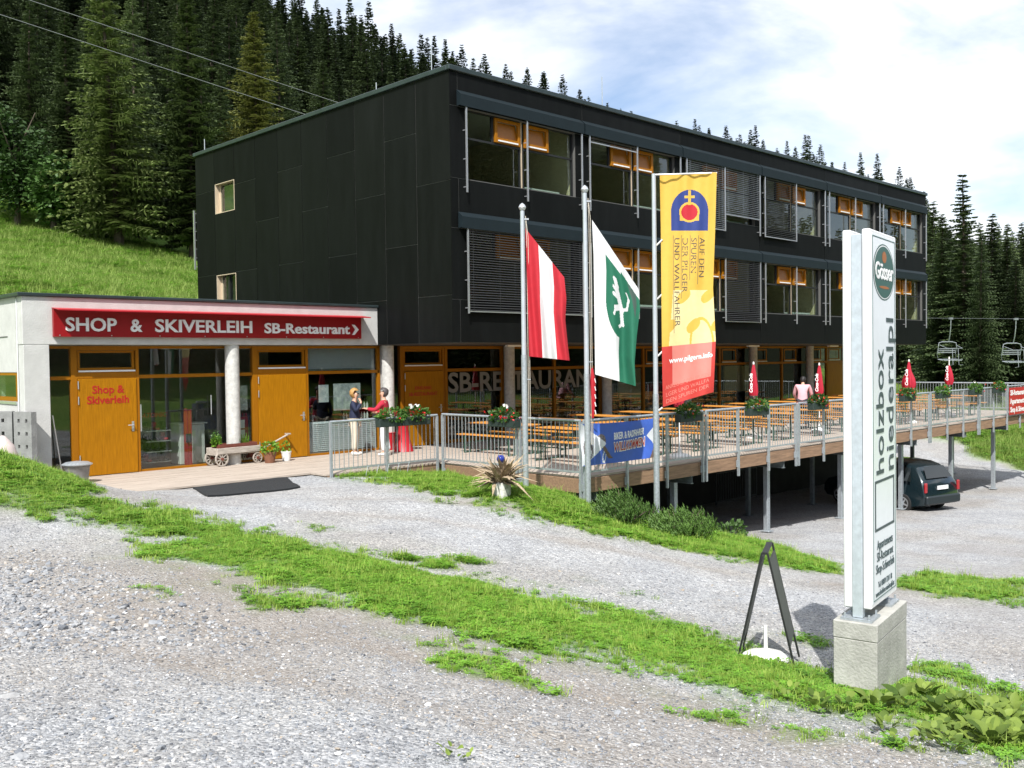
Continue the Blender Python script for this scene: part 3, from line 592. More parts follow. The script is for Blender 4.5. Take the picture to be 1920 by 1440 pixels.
for k in range(8): b.box(.1+k*1.06, .12+k*1.06, -.1, -.09, .02, .04)
b.build('screw', 'alu', sg)

# ------------------------------------------------------------ timber deck
dk = thing('timber_deck', 'raised timber terrace on steel posts in front of the black block', 'deck')
DX0, DX1, DY0 = -.80, 27.2, -4.84
b = MB()
y = 3.44
while y > DY0+.01:              # boards run along the building
    w = .137; y0 = max(y-w, DY0)
    xa = -8.95 if y0 > .2 else (-3.95 if y0 > -.46 else DX0)
    xb = DX1; q = xa + random.uniform(1.5, 4.)
    segs = [xa]
    while q < xb-1: segs.append(q); q += 4.0
    segs.append(xb)
    for s0, s1 in zip(segs[:-1], segs[1:]): b.box(s0+.002, s1-.002, y0+.005, y, -.035+random.uniform(-.002, .002), random.uniform(-.003, .003))
    y -= w+.004
tag(b.build('planking', 'deck_wood', dk), kind='stuff')
b = MB(); b.box(-8.9, DX0, .30, 3.4, -.25, -.045); b.box(-3.9, DX0, -.40, .295, -.25, -.045); b.build('boardwalk_frame', 'beam_wood', dk)
for x0 in [DX0+4.0*k for k in range(7)]:
    MB().box(x0+.004, min(x0+4.0, DX1)-.004, DY0-.02, DY0+.10, -.335, -.045).build('edge_beam', 'beam_wood', dk, bevel=.006)
MB().box(DX0-.02, DX0+.10, DY0+.105, -.46, -.335, -.045).build('edge_beam', 'beam_wood', dk, bevel=.006)
MB().box(DX1-.1, DX1, DY0+.105, 3.3, -.335, -.045).build('edge_beam', 'beam_wood', dk)
for k, y in enumerate(np.arange(DY0+.9, 3.3, .95)): MB().box(DX0+.11, DX1-.11, y-.05, y+.05, -.30, -.045).build('joist', 'beam_wood', dk)
px_ = [3.0+4.09*k for k in range(7)]
for x in [-.35]+px_:
    b = MB(); b.box(x-.05, x+.05, DY0+.02, 3.2, -.52, -.505); b.box(x-.05, x+.05, DY0+.02, 3.2, -.355, -.34); b.box(x-.006, x+.006, DY0+.02, 3.2, -.505, -.355); b.build('cross_beam', 'galv_dark', dk)
for x in [-.35]+px_:
    for y in (-4.3, -1.2):
        if x < 0: y += .1
        zg = gz(x, y)
        b = MB(); r_ = .065
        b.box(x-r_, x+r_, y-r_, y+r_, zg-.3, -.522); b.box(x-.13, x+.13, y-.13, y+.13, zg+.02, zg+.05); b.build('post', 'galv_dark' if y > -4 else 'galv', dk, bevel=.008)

# ------------------------------------------------------------ railings
def railing(name, label, A, B, spans, zt=1.14, posts_low=-.5, group='galvanised railing sections', dbl=True):
    A = Vector(A); B = Vector(B); d = (B-A); Ln = d.length; d.normalize(); n = Vector((d.y, -d.x, 0))
    root = thing(name, label, 'railing', A, 0, group); z = Vector((0, 0, 1))
    MB().tube([d*.02+z*zt, d*(Ln-.02)+z*zt], .026, 8).build('top_rail', 'galv', root, smooth=True)
    MB().bar(d*.03+z*.10, d*(Ln-.03)+z*.10, .012, .04).build('bottom_rail', 'galv', root)
    for k in range(spans+1):
        s = Ln*k/spans; s = min(max(s, .03), Ln-.03)
        MB().bar(d*s+z*posts_low, d*s+z*(zt-.02), .05, .05, upv=d).build('post', 'galv', root)
        if posts_low < -.3: MB().bar(d*s+z*-.2-n*.03, d*s+z*-.2-n*.005, .12, .16).build('bracket', 'galv', root)
    m = int(Ln/.118); proto = None
    for k in range(1, m):
        s = Ln*k/m
        if min(abs(s-Ln*q/spans) for q in range(spans+1)) < .05: continue
        if proto is None: proto = MB().bar(z*.12, z*(zt-.02), .013, .013).build('baluster', 'galv', root); o = proto
        else: o = link('baluster', proto.data, root)
        o.location = d*s
    return root
X0R, SR = -.86, 1.412; YR = -4.905
def gl(x, y): return gz(x, y)
railing('railing', 'galvanised railing at the boardwalk entrance, in front of the two women', (-3.9, -.47, 0), (-.92, -.47, 0), 2, zt=1.12, posts_low=-.22)
railing('railing', 'galvanised railing on the short side of the terrace behind the dry plant tub', (-.87, -.55, 0), (-.87, -3.05, 0), 1)
railing('railing', 'narrow galvanised railing at the terrace corner beside the first flagpole', (-.87, -3.1, 0), (-.87, YR+.03, 0), 1)
names = ['galvanised railing behind the blue banner, between second and third flagpole', 'galvanised terrace railing just beyond the yellow banner', 'galvanised terrace railing with two red closed parasols behind it', 'galvanised terrace railing half hidden behind the tall white sign',
         'galvanised terrace railing above the parked car', 'galvanised terrace railing that carries the red banner']
ed = [0, 3, 6, 9, 12, 15, 20]
for i in range(6):
    a, c = X0R+SR*ed[i]+(.04 if i else 0), X0R+SR*ed[i+1]-.04
    railing('railing', names[i], (a, YR, 0), (c, YR, 0), ed[i+1]-ed[i])
railing('railing', 'galvanised railing across the far end of the terrace before the spruces', (27.3, YR, 0), (27.3, 3.2, 0), 6)

# ------------------------------------------------------------ scatter helper (stuff only)
def scatter(name, pts, rot, scl, protos, label, cat=None, tilt=None):
    """one object of kind stuff: prototypes spread over points by geometry nodes"""
    me = bpy.data.meshes.new(name); me.from_pydata([tuple(q) for q in pts], [], [])
    rv = np.zeros((len(pts), 3), np.float32); rv[:, 2] = rot
    if tilt is not None: rv[:, 0] = tilt[0]; rv[:, 1] = tilt[1]
    a = me.attributes.new('rot', 'FLOAT_VECTOR', 'POINT'); a.data.foreach_set('vector', rv.ravel())
    a = me.attributes.new('scl', 'FLOAT', 'POINT'); a.data.foreach_set('value', np.asarray(scl, np.float32))
    o = link(name, me); pc = bpy.data.collections.new(name+'_shapes')
    for q in protos: pc.objects.link(q)
    ng = bpy.data.node_groups.new(name, 'GeometryNodeTree')
    ng.interface.new_socket('Geometry', in_out='INPUT', socket_type='NodeSocketGeometry'); ng.interface.new_socket('Geometry', in_out='OUTPUT', socket_type='NodeSocketGeometry')
    N = ng.nodes; L = ng.links; gi = N.new('NodeGroupInput'); go = N.new('NodeGroupOutput')
    ci = N.new('GeometryNodeCollectionInfo'); ci.inputs['Collection'].default_value = pc; ci.inputs['Separate Children'].default_value = True; ci.inputs['Reset Children'].default_value = True
    ip = N.new('GeometryNodeInstanceOnPoints'); ip.inputs['Pick Instance'].default_value = True
    ar = N.new('GeometryNodeInputNamedAttribute'); ar.data_type = 'FLOAT_VECTOR'; ar.inputs['Name'].default_value = 'rot'
    as_ = N.new('GeometryNodeInputNamedAttribute'); as_.data_type = 'FLOAT'; as_.inputs['Name'].default_value = 'scl'
    er = N.new('FunctionNodeEulerToRotation'); L.new(ar.outputs[0], er.inputs[0])
    L.new(gi.outputs[0], ip.inputs['Points']); L.new(ci.outputs[0], ip.inputs['Instance']); L.new(er.outputs[0], ip.inputs['Rotation']); L.new(as_.outputs[0], ip.inputs['Scale']); L.new(ip.outputs[0], go.inputs[0])
    md = o.modifiers.new('scatter', 'NODES'); md.node_group = ng
    tag(o, label, cat, kind='stuff'); return o
def proto(name, b, m, smooth=False):
    me = bpy.data.meshes.new(name); me.from_pydata([tuple(q) for q in b.v], [], b.f)
    if smooth: me.polygons.foreach_set('use_smooth', [True]*len(me.polygons))
    me.materials.append(MATS[m]); return bpy.data.objects.new(name, me)
def leaf_mat(name, c, var=.35, trans=.25, rough=.6, hue=None, spec=.25):
    m = bpy.data.materials.new(name); m.use_nodes = True; t = m.node_tree; b = t.nodes['Principled BSDF']; b.inputs['Roughness'].default_value = rough; b.inputs['Specular IOR Level'].default_value = spec
    oi = t.nodes.new('ShaderNodeObjectInfo'); tc = t.nodes.new('ShaderNodeTexCoord'); nz = t.nodes.new('ShaderNodeTexNoise'); nz.inputs['Scale'].default_value = 1.6; nz.inputs['Detail'].default_value = 6; nz.inputs['Roughness'].default_value = .7; gp = t.nodes.new('ShaderNodeNewGeometry')
    t.links.new(gp.outputs['Position'], nz.inputs['Vector'])
    ad = t.nodes.new('ShaderNodeMath'); ad.operation = 'MULTIPLY_ADD'; ad.inputs[1].default_value = .45; t.links.new(oi.outputs['Random'], ad.inputs[0])
    m2 = t.nodes.new('ShaderNodeMath'); m2.operation = 'MULTIPLY'; m2.inputs[1].default_value = .70; t.links.new(nz.outputs['Fac'], m2.inputs[0]); t.links.new(m2.outputs[0], ad.inputs[2])
    rp = t.nodes.new('ShaderNodeValToRGB'); e = rp.color_ramp.elements; e[0].position = .25; e[1].position = .90
    hi = hue or tuple(x*(1+var) for x in c); e[0].color = (*[x*(1-var) for x in c], 1); e[1].color = (*hi, 1)
    t.links.new(ad.outputs[0], rp.inputs[0]); t.links.new(rp.outputs[0], b.inputs['Base Color'])
    tr = t.nodes.new('ShaderNodeBsdfTranslucent'); t.links.new(rp.outputs[0], tr.inputs['Color']); ms = t.nodes.new('ShaderNodeMixShader'); ms.inputs[0].default_value = trans
    t.links.new(b.outputs[0], ms.inputs[1]); t.links.new(tr.outputs[0], ms.inputs[2]); t.links.new(ms.outputs[0], t.nodes['Material Output'].inputs['Surface'])
    MATS[name] = m
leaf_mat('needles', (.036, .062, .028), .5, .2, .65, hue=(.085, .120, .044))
leaf_mat('needles_sunlit', (.14, .165, .045), .4, .2, .6, hue=(.25, .26, .07))  # paler needle copy: sunlight on the yellowish spruce is put into the colour
leaf_mat('needles_front_lit', (.085, .135, .042), .5, .22, .6, hue=(.19, .24, .075))  # brighter needle copy: sunlit look of the front spruces painted in
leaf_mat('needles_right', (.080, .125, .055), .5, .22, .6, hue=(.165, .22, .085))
leaf_mat('bush_leaf', (.05, .10, .028), .45, .2, .5, hue=(.09, .17, .045))
leaf_mat('grass_blade', (.19, .37, .032), .42, .35, .5, hue=(.40, .53, .11))
leaf_mat('dry_blade', (.30, .27, .11), .4, .3, .6)
leaf_mat('meadow_blade', (.21, .34, .055), .42, .3, .6, hue=(.34, .44, .11))
leaf_mat('clover', (.14, .34, .030), .42, .3, .45, hue=(.24, .48, .05))
leaf_mat('big_leaf', (.10, .20, .032), .55, .3, .55, hue=(.27, .36, .07))
leaf_mat('pine_needles', (.05, .125, .025), .5, .2, .5, hue=(.13, .24, .045))
leaf_mat('pot_leaf', (.11, .25, .02), .4, .3, .45, hue=(.22, .42, .05))
leaf_mat('geranium_leaf', (.05, .12, .025), .4, .25, .45, hue=(.10, .22, .04))
mat('bark', (.11, .085, .065), .9, noise=.4, nscale=6, bump=.4, bscale=20)
mat('bark_dark', (.05, .04, .032), .9, noise=.4, nscale=6)
def rock_material():
    m = bpy.data.materials.new('stone'); m.use_nodes = True; t = m.node_tree; b = t.nodes['Principled BSDF']; b.inputs['Roughness'].default_value = .85; b.inputs['Specular IOR Level'].default_value = .25
    oi = t.nodes.new('ShaderNodeObjectInfo'); rp = t.nodes.new('ShaderNodeValToRGB'); e = rp.color_ramp.elements
    st = [(0, (.095, .10, .11)), (.25, (.195, .21, .235)), (.5, (.29, .30, .315)), (.78, (.37, .37, .37)), (.90, (.33, .28, .225)), (.97, (.58, .58, .58))]
    while len(e) < len(st): e.new(.5)
    for k, (po, c) in enumerate(st): e[k].position = po; e[k].color = (*c, 1)
    t.links.new(oi.outputs['Random'], rp.inputs[0])
    nz = t.nodes.new('ShaderNodeTexNoise'); nz.inputs['Scale'].default_value = 3; mxn = t.nodes.new('ShaderNodeMix'); mxn.data_type = 'RGBA'; mxn.blend_type = 'MULTIPLY'; mxn.inputs['Factor'].default_value = .5
    tc = t.nodes.new('ShaderNodeTexCoord'); t.links.new(tc.outputs['Object'], nz.inputs['Vector'])
    t.links.new(rp.outputs[0], mxn.inputs['A']); r2_ = t.nodes.new('ShaderNodeValToRGB'); r2_.color_ramp.elements[0].color = (.5, .5, .5, 1); r2_.color_ramp.elements[1].color = (1.4, 1.4, 1.4, 1); t.links.new(nz.outputs['Fac'], r2_.inputs[0]); t.links.new(r2_.outputs[0], mxn.inputs['B'])
    t.links.new(mxn.outputs['Result'], b.inputs['Base Color']); MATS['stone'] = m
rock_material()

# ------------------------------------------------------------ gravel stones and grass
def rock_proto(seed, sub=1):
    rr = random.Random(seed); bm = bmesh.new(); bmesh.ops.create_icosphere(bm, subdivisions=sub, radius=1)
    sx, sy, sz = rr.uniform(.8, 1.3), rr.uniform(.6, 1.), rr.uniform(.38, .7)
    for v in bm.verts:
        k = rr.uniform(.75, 1.15); v.co = Vector((v.co.x*sx*k, v.co.y*sy*k, v.co.z*sz*k))
    b = MB(); b.v = [tuple(v.co) for v in bm.verts]; bm.verts.index_update(); b.f = [tuple(v.index for v in f.verts) for f in bm.faces]; bm.free()
    return proto('stone_shape', b, 'stone')
def in_view(x, y, z, mg=.06):
    dx, dy, dz = x-CAM.x, y-CAM.y, z-CAM.z
    d = dx*fw.x+dy*fw.y+dz*fw.z; u = (dx*rt2.x+dy*rt2.y+dz*rt2.z)/np.maximum(d, .01); v = (dx*up2.x+dy*up2.y+dz*up2.z)/np.maximum(d, .01)
    lx, ly = 960/1802.4, 720/1802.4
    return (d > 1.5) & (np.abs(u) < lx+mg) & (np.abs(v) < ly+mg)
def region_pts(n, x0, x1, y0, y1):
    x = rng.uniform(x0, x1, n); y = rng.uniform(y0, y1, n); return x, y
def surf(x, y):
    i = np.clip(np.searchsorted(xs, x)-1, 0, nx-2); j = np.clip(np.searchsorted(ys, y)-1, 0, ny-2)
    fx = (x-xs[i])/(xs[i+1]-xs[i]); fy = (y-ys[j])/(ys[j+1]-ys[j]); Z = gzv.reshape(ny, nx)
    return (Z[j, i]*(1-fx)+Z[j, i+1]*fx)*(1-fy)+(Z[j+1, i]*(1-fx)+Z[j+1, i+1]*fx)*fy
rocks = [rock_proto(s, 1) for s in range(7)]
x, y = region_pts(420000, -16, -2, -17, 0); z = surf(x, y)
dist = np.hypot(x-CAM.x, y-CAM.y)
keep = in_view(x, y, z, .2) & (dist > 3.2) & (rng.random(len(x)) < np.clip(1.25-(dist-3)/9, .05, 1)) & (grass_mask(x, y) < rng.uniform(.05, .55, len(x))) & (rng.random(len(x)) > .6*dirt_mask(x, y)) & ~((y > .15) & (x > -9)) & ~((x > -7.3) & (x < -4.7) & (y > -1.9))
x, y, z = x[keep], y[keep], z[keep]
sc_ = .0058*np.exp(rng.normal(0, .42, len(x))); big = rng.random(len(x)) < .006; sc_[big] *= rng.uniform(1.6, 2.8, big.sum())
# coarser band of broken stone on the bank at the left, as tipped
band = sstep(1.1, .2, np.abs(poly_dist(x, y, POLY['coarse'])-.35)) * (poly_dist(x, y, POLY['coarse']) > -.5)
sc_ *= 1+band*rng.uniform(.0, 1.9, len(x))
pts = np.stack([x, y, z+sc_*.12], 1)
scatter('gravel', pts, rng.uniform(0, 6.28, len(x)), sc_, rocks, 'loose grey gravel spread over the foreground', 'gravel', (rng.uniform(-.4, .4, len(x)), rng.uniform(-.4, .4, len(x))))
NB_STONES = len(x)
def tuft(seed, n, h, spread, w, m='grass_blade', lean=.5):
    rr = random.Random(seed); b = MB()
    for k in range(n):
        a = rr.uniform(0, 2*PI); r = spread*math.sqrt(rr.random()); bx, by = r*math.cos(a), r*math.sin(a)
        a2 = rr.uniform(0, 2*PI); hh = h*rr.uniform(.5, 1.15); ln = hh*lean*rr.uniform(.2, 1.2); dx, dy = math.cos(a2), math.sin(a2); px, py = -dy*w/2, dx*w/2
        p0 = (bx-px, by-py, 0); p1 = (bx+px, by+py, 0); q0 = (bx+dx*ln*.35-px*.8, by+dy*ln*.35-py*.8, hh*.6); q1 = (bx+dx*ln*.35+px*.8, by+dy*ln*.35+py*.8, hh*.6); tp = (bx+dx*ln, by+dy*ln, hh)
        b.add([p0, p1, q1, q0, tp], [(0, 1, 2, 3), (3, 2, 4)])
    return proto('tuft_shape', b, m)
def clover(seed, n, h, spread, s, m='clover'):
    rr = random.Random(seed); b = MB()
    for k in range(n):
        a = rr.uniform(0, 2*PI); r = spread*math.sqrt(rr.random()); c = Vector((r*math.cos(a), r*math.sin(a), h*rr.uniform(.4, 1.)))
        b.add([(c.x-.002, c.y, 0), (c.x+.002, c.y, 0), c], [(0, 1, 2)])
        for q in range(3):
            t = q*2.09+a; d = Vector((math.cos(t), math.sin(t), rr.uniform(-.1, .35))); p = Vector((-d.y, d.x, 0))
            b.add([c, c+d*s*.6+p*s*.4, c+d*s, c+d*s*.6-p*s*.4], [(0, 1, 2, 3)])
    return proto('clover_shape', b, m)
tufts = [tuft(s, 15, .042, .06, .006, lean=.9) for s in range(3)] + [tuft(8, 14, .075, .05, .006), tuft(12, 6, .10, .05, .004, 'grass_blade', .6)] + [clover(s+9, 11, .04, .065, .022) for s in range(3)]
x, y = region_pts(500000, -13.5, 5.2, -16.5, 1.5); gm = grass_mask(x, y); z = surf(x, y)
dist = np.hypot(x-CAM.x, y-CAM.y)
keep = ((gm*(.50+.85*vnoise(x, y, .45, 31)))**1.2 > rng.uniform(.06, .95, len(x))) & (np.hypot(x+7.38, y+12.91) > .27) & in_view(x, y, z, .3) & (rng.random(len(x)) < np.clip(1.1-(dist-6)/22, .25, .8)) & ~((y > .2) & (x > -8.9)) & ~((y > -.42) & (x > -3.9)) & ~((x > -.7) & (y > -4.7))
x, y, z, dist = x[keep], y[keep], z[keep], dist[keep]
s_ = rng.uniform(.5, 1.2, len(x))*(.55+.55*vnoise(x, y, .7, 21)+.5*sstep(.55, .8, vnoise(x, y, .35, 23)))*np.clip(.8+dist/30, .8, 1.5)
scatter('grass', np.stack([x, y, z-.004], 1), rng.uniform(0, 6.28, len(x)), s_, tufts, 'short bright green grass and clover on the verge and bank', 'grass')
NB_TUFTS = len(x)
mt = [tuft(30+s, 22, .42, .32, .016, 'meadow_blade', .7) for s in range(4)] + [clover(50+s, 26, .30, .38, .10, 'clover') for s in range(1)]
x, y = region_pts(150000, -10, 60, -12, 66); z = surf(x, y); dist = np.hypot(x-CAM.x, y-CAM.y)
left_m = (x < 13) & (y > 13.6); right_m = (x > 27.5)
keep = (meadow_mask(x, y) > .6) & in_view(x, y, z, .15) & (left_m | right_m) & (y < 62) & (rng.random(len(x)) < .75)
x, y, z = x[keep], y[keep], z[keep]
scatter('meadow_grass', np.stack([x, y, z-.03], 1), rng.uniform(0, 6.28, len(x)), rng.uniform(.5, 1.2, len(x))*(.7+.6*vnoise(x, y, 4, 22)), mt, 'tall meadow grass on the slopes around the building', 'grass')
NB_MEADOW = len(x)

# ------------------------------------------------------------ trees
def spruce(seed, h, r, whorl=.30, nb=10, seg=8, z0=1.6, sparse=0., wid=1.):
    """trunk + crown of drooping needle sprays"""
    rr = random.Random(seed); t = MB()
    t.tube([(0, 0, -.6), (0, 0, h*.3), (rr.uniform(-.1, .1), rr.uniform(-.1, .1), h*.7), (0, 0, h*.98)], [h*.014+.05, h*.011+.03, h*.006, .015], 7)
    c = MB(); z = z0; ph = 0.
    while z < h*.985:
        u = (z-z0)/(h-z0); Lb = r*((1-u)**.82)*(1+.12*math.sin(z*1.7+seed))+.12
        if u < .12: Lb *= .72+u*2.3
        ph += 2.4; n = max(4, int(nb*(1-.45*u)))
        for k in range(n):
            if rr.random() < sparse: continue
            a = ph+2*PI*k/n+rr.uniform(-.25, .25); ln = Lb*rr.uniform(.55, 1.16); dz = rr.uniform(-.5, .5)*whorl
            dx, dy = math.cos(a), math.sin(a); up_ = .34*(u-.30)
            S = max(2, int(seg*(.45+.6*(1-u)))) 
            for q in range(S):
                s = (q+.6)/S; bx = ln*s; bz = z+dz+ln*(up_*s-.30*s*s+.16*s**4)
                L1 = ln*(.26*(1.12-s))+.14; wq = (.075+.04*rr.random())*wid*(.7+.5*(1-u))
                P = Vector((dx*bx, dy*bx, bz))
                for sd in (-1, 1):
                    ax, ay = -dy*sd, dx*sd; f = rr.uniform(.35, .8); e = Vector((ax*L1+dx*L1*f, ay*L1+dy*L1*f, -L1*rr.uniform(.15, .62)))
                    o = Vector((dx, dy, .1))*wq*1.5
                    c.add([P-o*.4, P+o*.6, P+e*.62+o*.75, P+e, P+e*.55-o*.55], [(0, 1, 2, 3, 4)])
                e = Vector((dx*L1*.25, dy*L1*.25, -L1*rr.uniform(.5, 1.0))); o = Vector((dx, dy, .2))*wq*1.3
                c.add([P-o, P+o, P+e*.6+o*.6, P+e, P+e*.6-o*.6], [(0, 1, 2, 3, 4)])
            tip = Vector((dx*ln, dy*ln, z+dz+ln*(up_-.14))); o = Vector((-dy, dx, 0))*.10*wid; bk = Vector((dx*ln*.72, dy*ln*.72, z+dz+ln*(up_*.72-.12)))
            c.add([bk-o, bk+o, tip], [(0, 1, 2)])
        z += whorl*(1-.35*u)*rr.uniform(.8, 1.2)
    return t, c
def mk_mesh(b, name, m):
    me = bpy.data.meshes.new(name); me.from_pydata([tuple(q) for q in b.v], [], b.f); me.materials.append(MATS[m]); return me
SPR = []
for s, (h, r, kw) in enumerate([(20, 3.8, {}), (20, 3.2, dict(sparse=.10)), (20, 4.4, dict(whorl=.36, nb=10, sparse=.05)), (20, 2.2, dict(sparse=.15, whorl=.42)), (20, 3.6, dict(sparse=.22, whorl=.40, z0=3.2)), (20, 2.9, dict(sparse=.12, whorl=.34, z0=.7))]):
    t, c = spruce(s+3, h, r, **kw); SPR.append((mk_mesh(t, 'trunk', 'bark'), {m: mk_mesh(c, 'crown', m) for m in (('needles', 'needles_sunlit', 'needles_right', 'needles_front_lit') if s < 3 else ('needles', 'needles_right'))}))
SPL = []
for s in range(4):
    t, c = spruce(40+s, 20, [3.4, 3.9, 3.0, 4.3][s], whorl=.42, nb=9, seg=5, wid=2.3, sparse=.03); SPL.append((mk_mesh(t, 'trunk', 'bark_dark'), {'needles': mk_mesh(c, 'crown', 'needles')}))
def place_tree(name, label, group, x, y, h, kind, m, wide=1., lod=False, rz=None, cat='tree'):
    z = float(surf(np.array([x]), np.array([y]))[0]); tr, cr = (SPL if lod else SPR)[kind]
    o = thing(name, label, cat, (x, y, z-.1), random.uniform(0, 6.28) if rz is None else rz, group)
    k = h/20.; o.scale = (k*wide, k*wide*random.uniform(.88, 1.12), k); o.rotation_euler = (R(random.gauss(0, 1.3)), R(random.gauss(0, 1.3)), o.rotation_euler.z); link('trunk', tr, o); link('crown', cr[m if m in cr else 'needles'], o); return o
def at_px(px, py, d):
    return CAM + (fw + rt2*((px-960)/1802.38) - up2*((py-720)/1802.38))*d
def tree_at(px, ytop, d, kind, m, label, group=None, wide=1.):
    q = at_px(px, ytop, d); z = float(surf(np.array([q.x]), np.array([q.y]))[0]); h = q.z-z
    return place_tree('spruce_tree', label, group, q.x, q.y, h, kind, m, wide)
# named trees that the photo lets one tell apart
tree_at(212, -60, 60, 2, 'needles_front_lit', 'tall spruce with long drooping boughs, leftmost of three sunlit spruces above the meadow', wide=1.12)
tree_at(352, -30, 62, 0, 'needles_front_lit', 'slender sunlit spruce between two others behind the small window', wide=1.1)
tree_at(478, 14, 66, 0, 'needles_sunlit', 'yellowish green spruce rising over the flat roof edge at the left', wide=1.15)
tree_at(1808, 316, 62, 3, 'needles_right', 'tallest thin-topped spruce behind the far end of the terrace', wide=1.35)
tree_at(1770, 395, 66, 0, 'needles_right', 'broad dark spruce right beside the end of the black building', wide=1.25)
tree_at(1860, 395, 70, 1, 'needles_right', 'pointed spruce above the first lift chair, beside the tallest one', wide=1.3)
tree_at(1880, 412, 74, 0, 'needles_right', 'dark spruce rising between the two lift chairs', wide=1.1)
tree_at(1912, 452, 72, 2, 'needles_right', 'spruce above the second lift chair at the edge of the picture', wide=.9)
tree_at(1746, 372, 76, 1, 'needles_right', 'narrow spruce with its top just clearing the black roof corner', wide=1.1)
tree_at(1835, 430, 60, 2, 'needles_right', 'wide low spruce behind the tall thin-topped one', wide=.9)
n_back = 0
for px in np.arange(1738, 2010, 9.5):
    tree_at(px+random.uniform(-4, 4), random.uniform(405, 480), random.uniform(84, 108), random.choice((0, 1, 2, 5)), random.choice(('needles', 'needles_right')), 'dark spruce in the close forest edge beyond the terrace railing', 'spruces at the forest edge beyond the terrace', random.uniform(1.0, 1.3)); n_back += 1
# forest: individuals, nearest first
cand = []
def try_add(x, y, h, kind, mn):
    for (a, c, *_r) in cand:
        if (a-x)**2+(c-y)**2 < mn*mn: return False
    cand.append((x, y, h, kind)); return True
G_RIGHT = 'spruces at the forest edge beyond the terrace'
for k in range(1100):
    px = random.uniform(1640, 2040); d = 64+60*random.random()**1.5; q = at_px(px, 650, d)
    if (px < 1735 and d < 78): continue
    try_add(q.x, q.y, random.uniform(9.5, 12.5)*(1 if d < 85 else .95), random.choice((0, 1, 2, 4, 5)), 3.2)
n_right = len(cand)
for (x, y, h, kd) in cand: place_tree('spruce_tree', 'dark spruce in the close forest edge beyond the terrace railing', G_RIGHT, x, y, h, kd, 'needles' if random.random() < .3 else 'needles_right', random.uniform(1., 1.35))
def ridge_d(px):
    X = [-400, 0, 640, 850, 930, 1100, 1300, 1500, 1735, 1950]; D = [190, 190, 190, 205, 210, 240, 265, 270, 240, 180]; return float(np.interp(px, X, D))
hillc = []
cells = {}
def hill_add(px, d, h, mn):
    q = at_px(px, 600, d); key = (int(q.x//6), int(q.y//6))
    for i in (-1, 0, 1):
        for j in (-1, 0, 1):
            for (a, c) in cells.get((key[0]+i, key[1]+j), ()):
                if (a-q.x)**2+(c-q.y)**2 < mn*mn: return
    cells.setdefault(key, []).append((q.x, q.y)); hillc.append((d, q.x, q.y, h, px))
foot = lambda px: float(np.interp(px, [-200, 0, 120, 250, 370, 700, 1000, 1300, 1740], [66, 66, 64, 64, 64, 90, 95, 100, 110]))
for px in np.arange(-60, 420, 40): hill_add(px+random.uniform(-9, 9), foot(px)+random.uniform(4, 10), random.uniform(12, 20), 3.4)
for px in np.arange(560, 1740, 10): hill_add(px+random.uniform(-6, 6), ridge_d(px)+random.uniform(-3, 3), random.uniform(11, 22), 1.2)
for px in np.arange(560, 1000, 6): hill_add(px+random.uniform(-3, 3), ridge_d(px)+random.uniform(-8, 2), random.uniform(8, 13), 1.2)
for k in range(6500):
    px = random.uniform(-160, 1740); f0 = foot(px)+6; d = f0+(ridge_d(px)+2-f0)*random.random()**.8
    if px > 1000 and d < ridge_d(px)-45: continue
    hill_add(px, d, random.uniform(11.5, 19), 3.1+d*.006)
hillc.sort(key=lambda q: q[0])
G_HILL = 'spruces on the wooded hillside'
n_ind = 285-n_right-n_back
ind = [q for q in hillc if q[4] > -70][:max(n_ind, 150)]; iset = set(id(q) for q in ind); rest = [q for q in hillc if id(q) not in iset]
for (d, x, y, h, px) in ind:
    place_tree('spruce_tree', 'dark spruce among many on the wooded slope behind the building', G_HILL, x, y, h*1.05, random.choice((0, 1, 2, 4, 5)) if d <= 100 else random.randrange(4), 'needles_right' if random.random() < .22 else 'needles', random.uniform(.78, 1.25), lod=d > 100)
pr = [bpy.data.objects.new('far_spruce_shape', q[1]['needles']) for q in SPL]
rx = np.array([q[1] for q in rest]); ry = np.array([q[2] for q in rest]); rz_ = surf(rx, ry)
scatter('forest', np.stack([rx, ry, rz_-.3], 1), rng.uniform(0, 6.28, len(rest)), np.array([q[3] for q in rest])/20., pr, 'far spruce forest climbing to the ridge', 'forest')
# woods across the valley (seen in the window panes)
wx = []
for k in range(3000):
    a = random.uniform(-100, -36) if k % 6 else random.uniform(-36, -8); rr_ = (48+115*random.random()**1.2) if a < -36 else random.uniform(110, 165); q = (10+rr_*math.cos(R(a)), -8+rr_*math.sin(R(a)))
    if in_view(np.array([q[0]]), np.array([q[1]]), np.array([2.]), .1)[0]: continue
    wx.append((*q, random.uniform(13, 21)))
wa = np.array(wx); scatter('valley_forest', np.stack([wa[:, 0], wa[:, 1], surf(wa[:, 0], wa[:, 1])-.3], 1), rng.uniform(0, 6.28, len(wa)), wa[:, 2]/20., [bpy.data.objects.new('valley_spruce_shape', q[1]['needles']) for q in SPL], 'spruce wood across the valley opposite the house', 'forest')
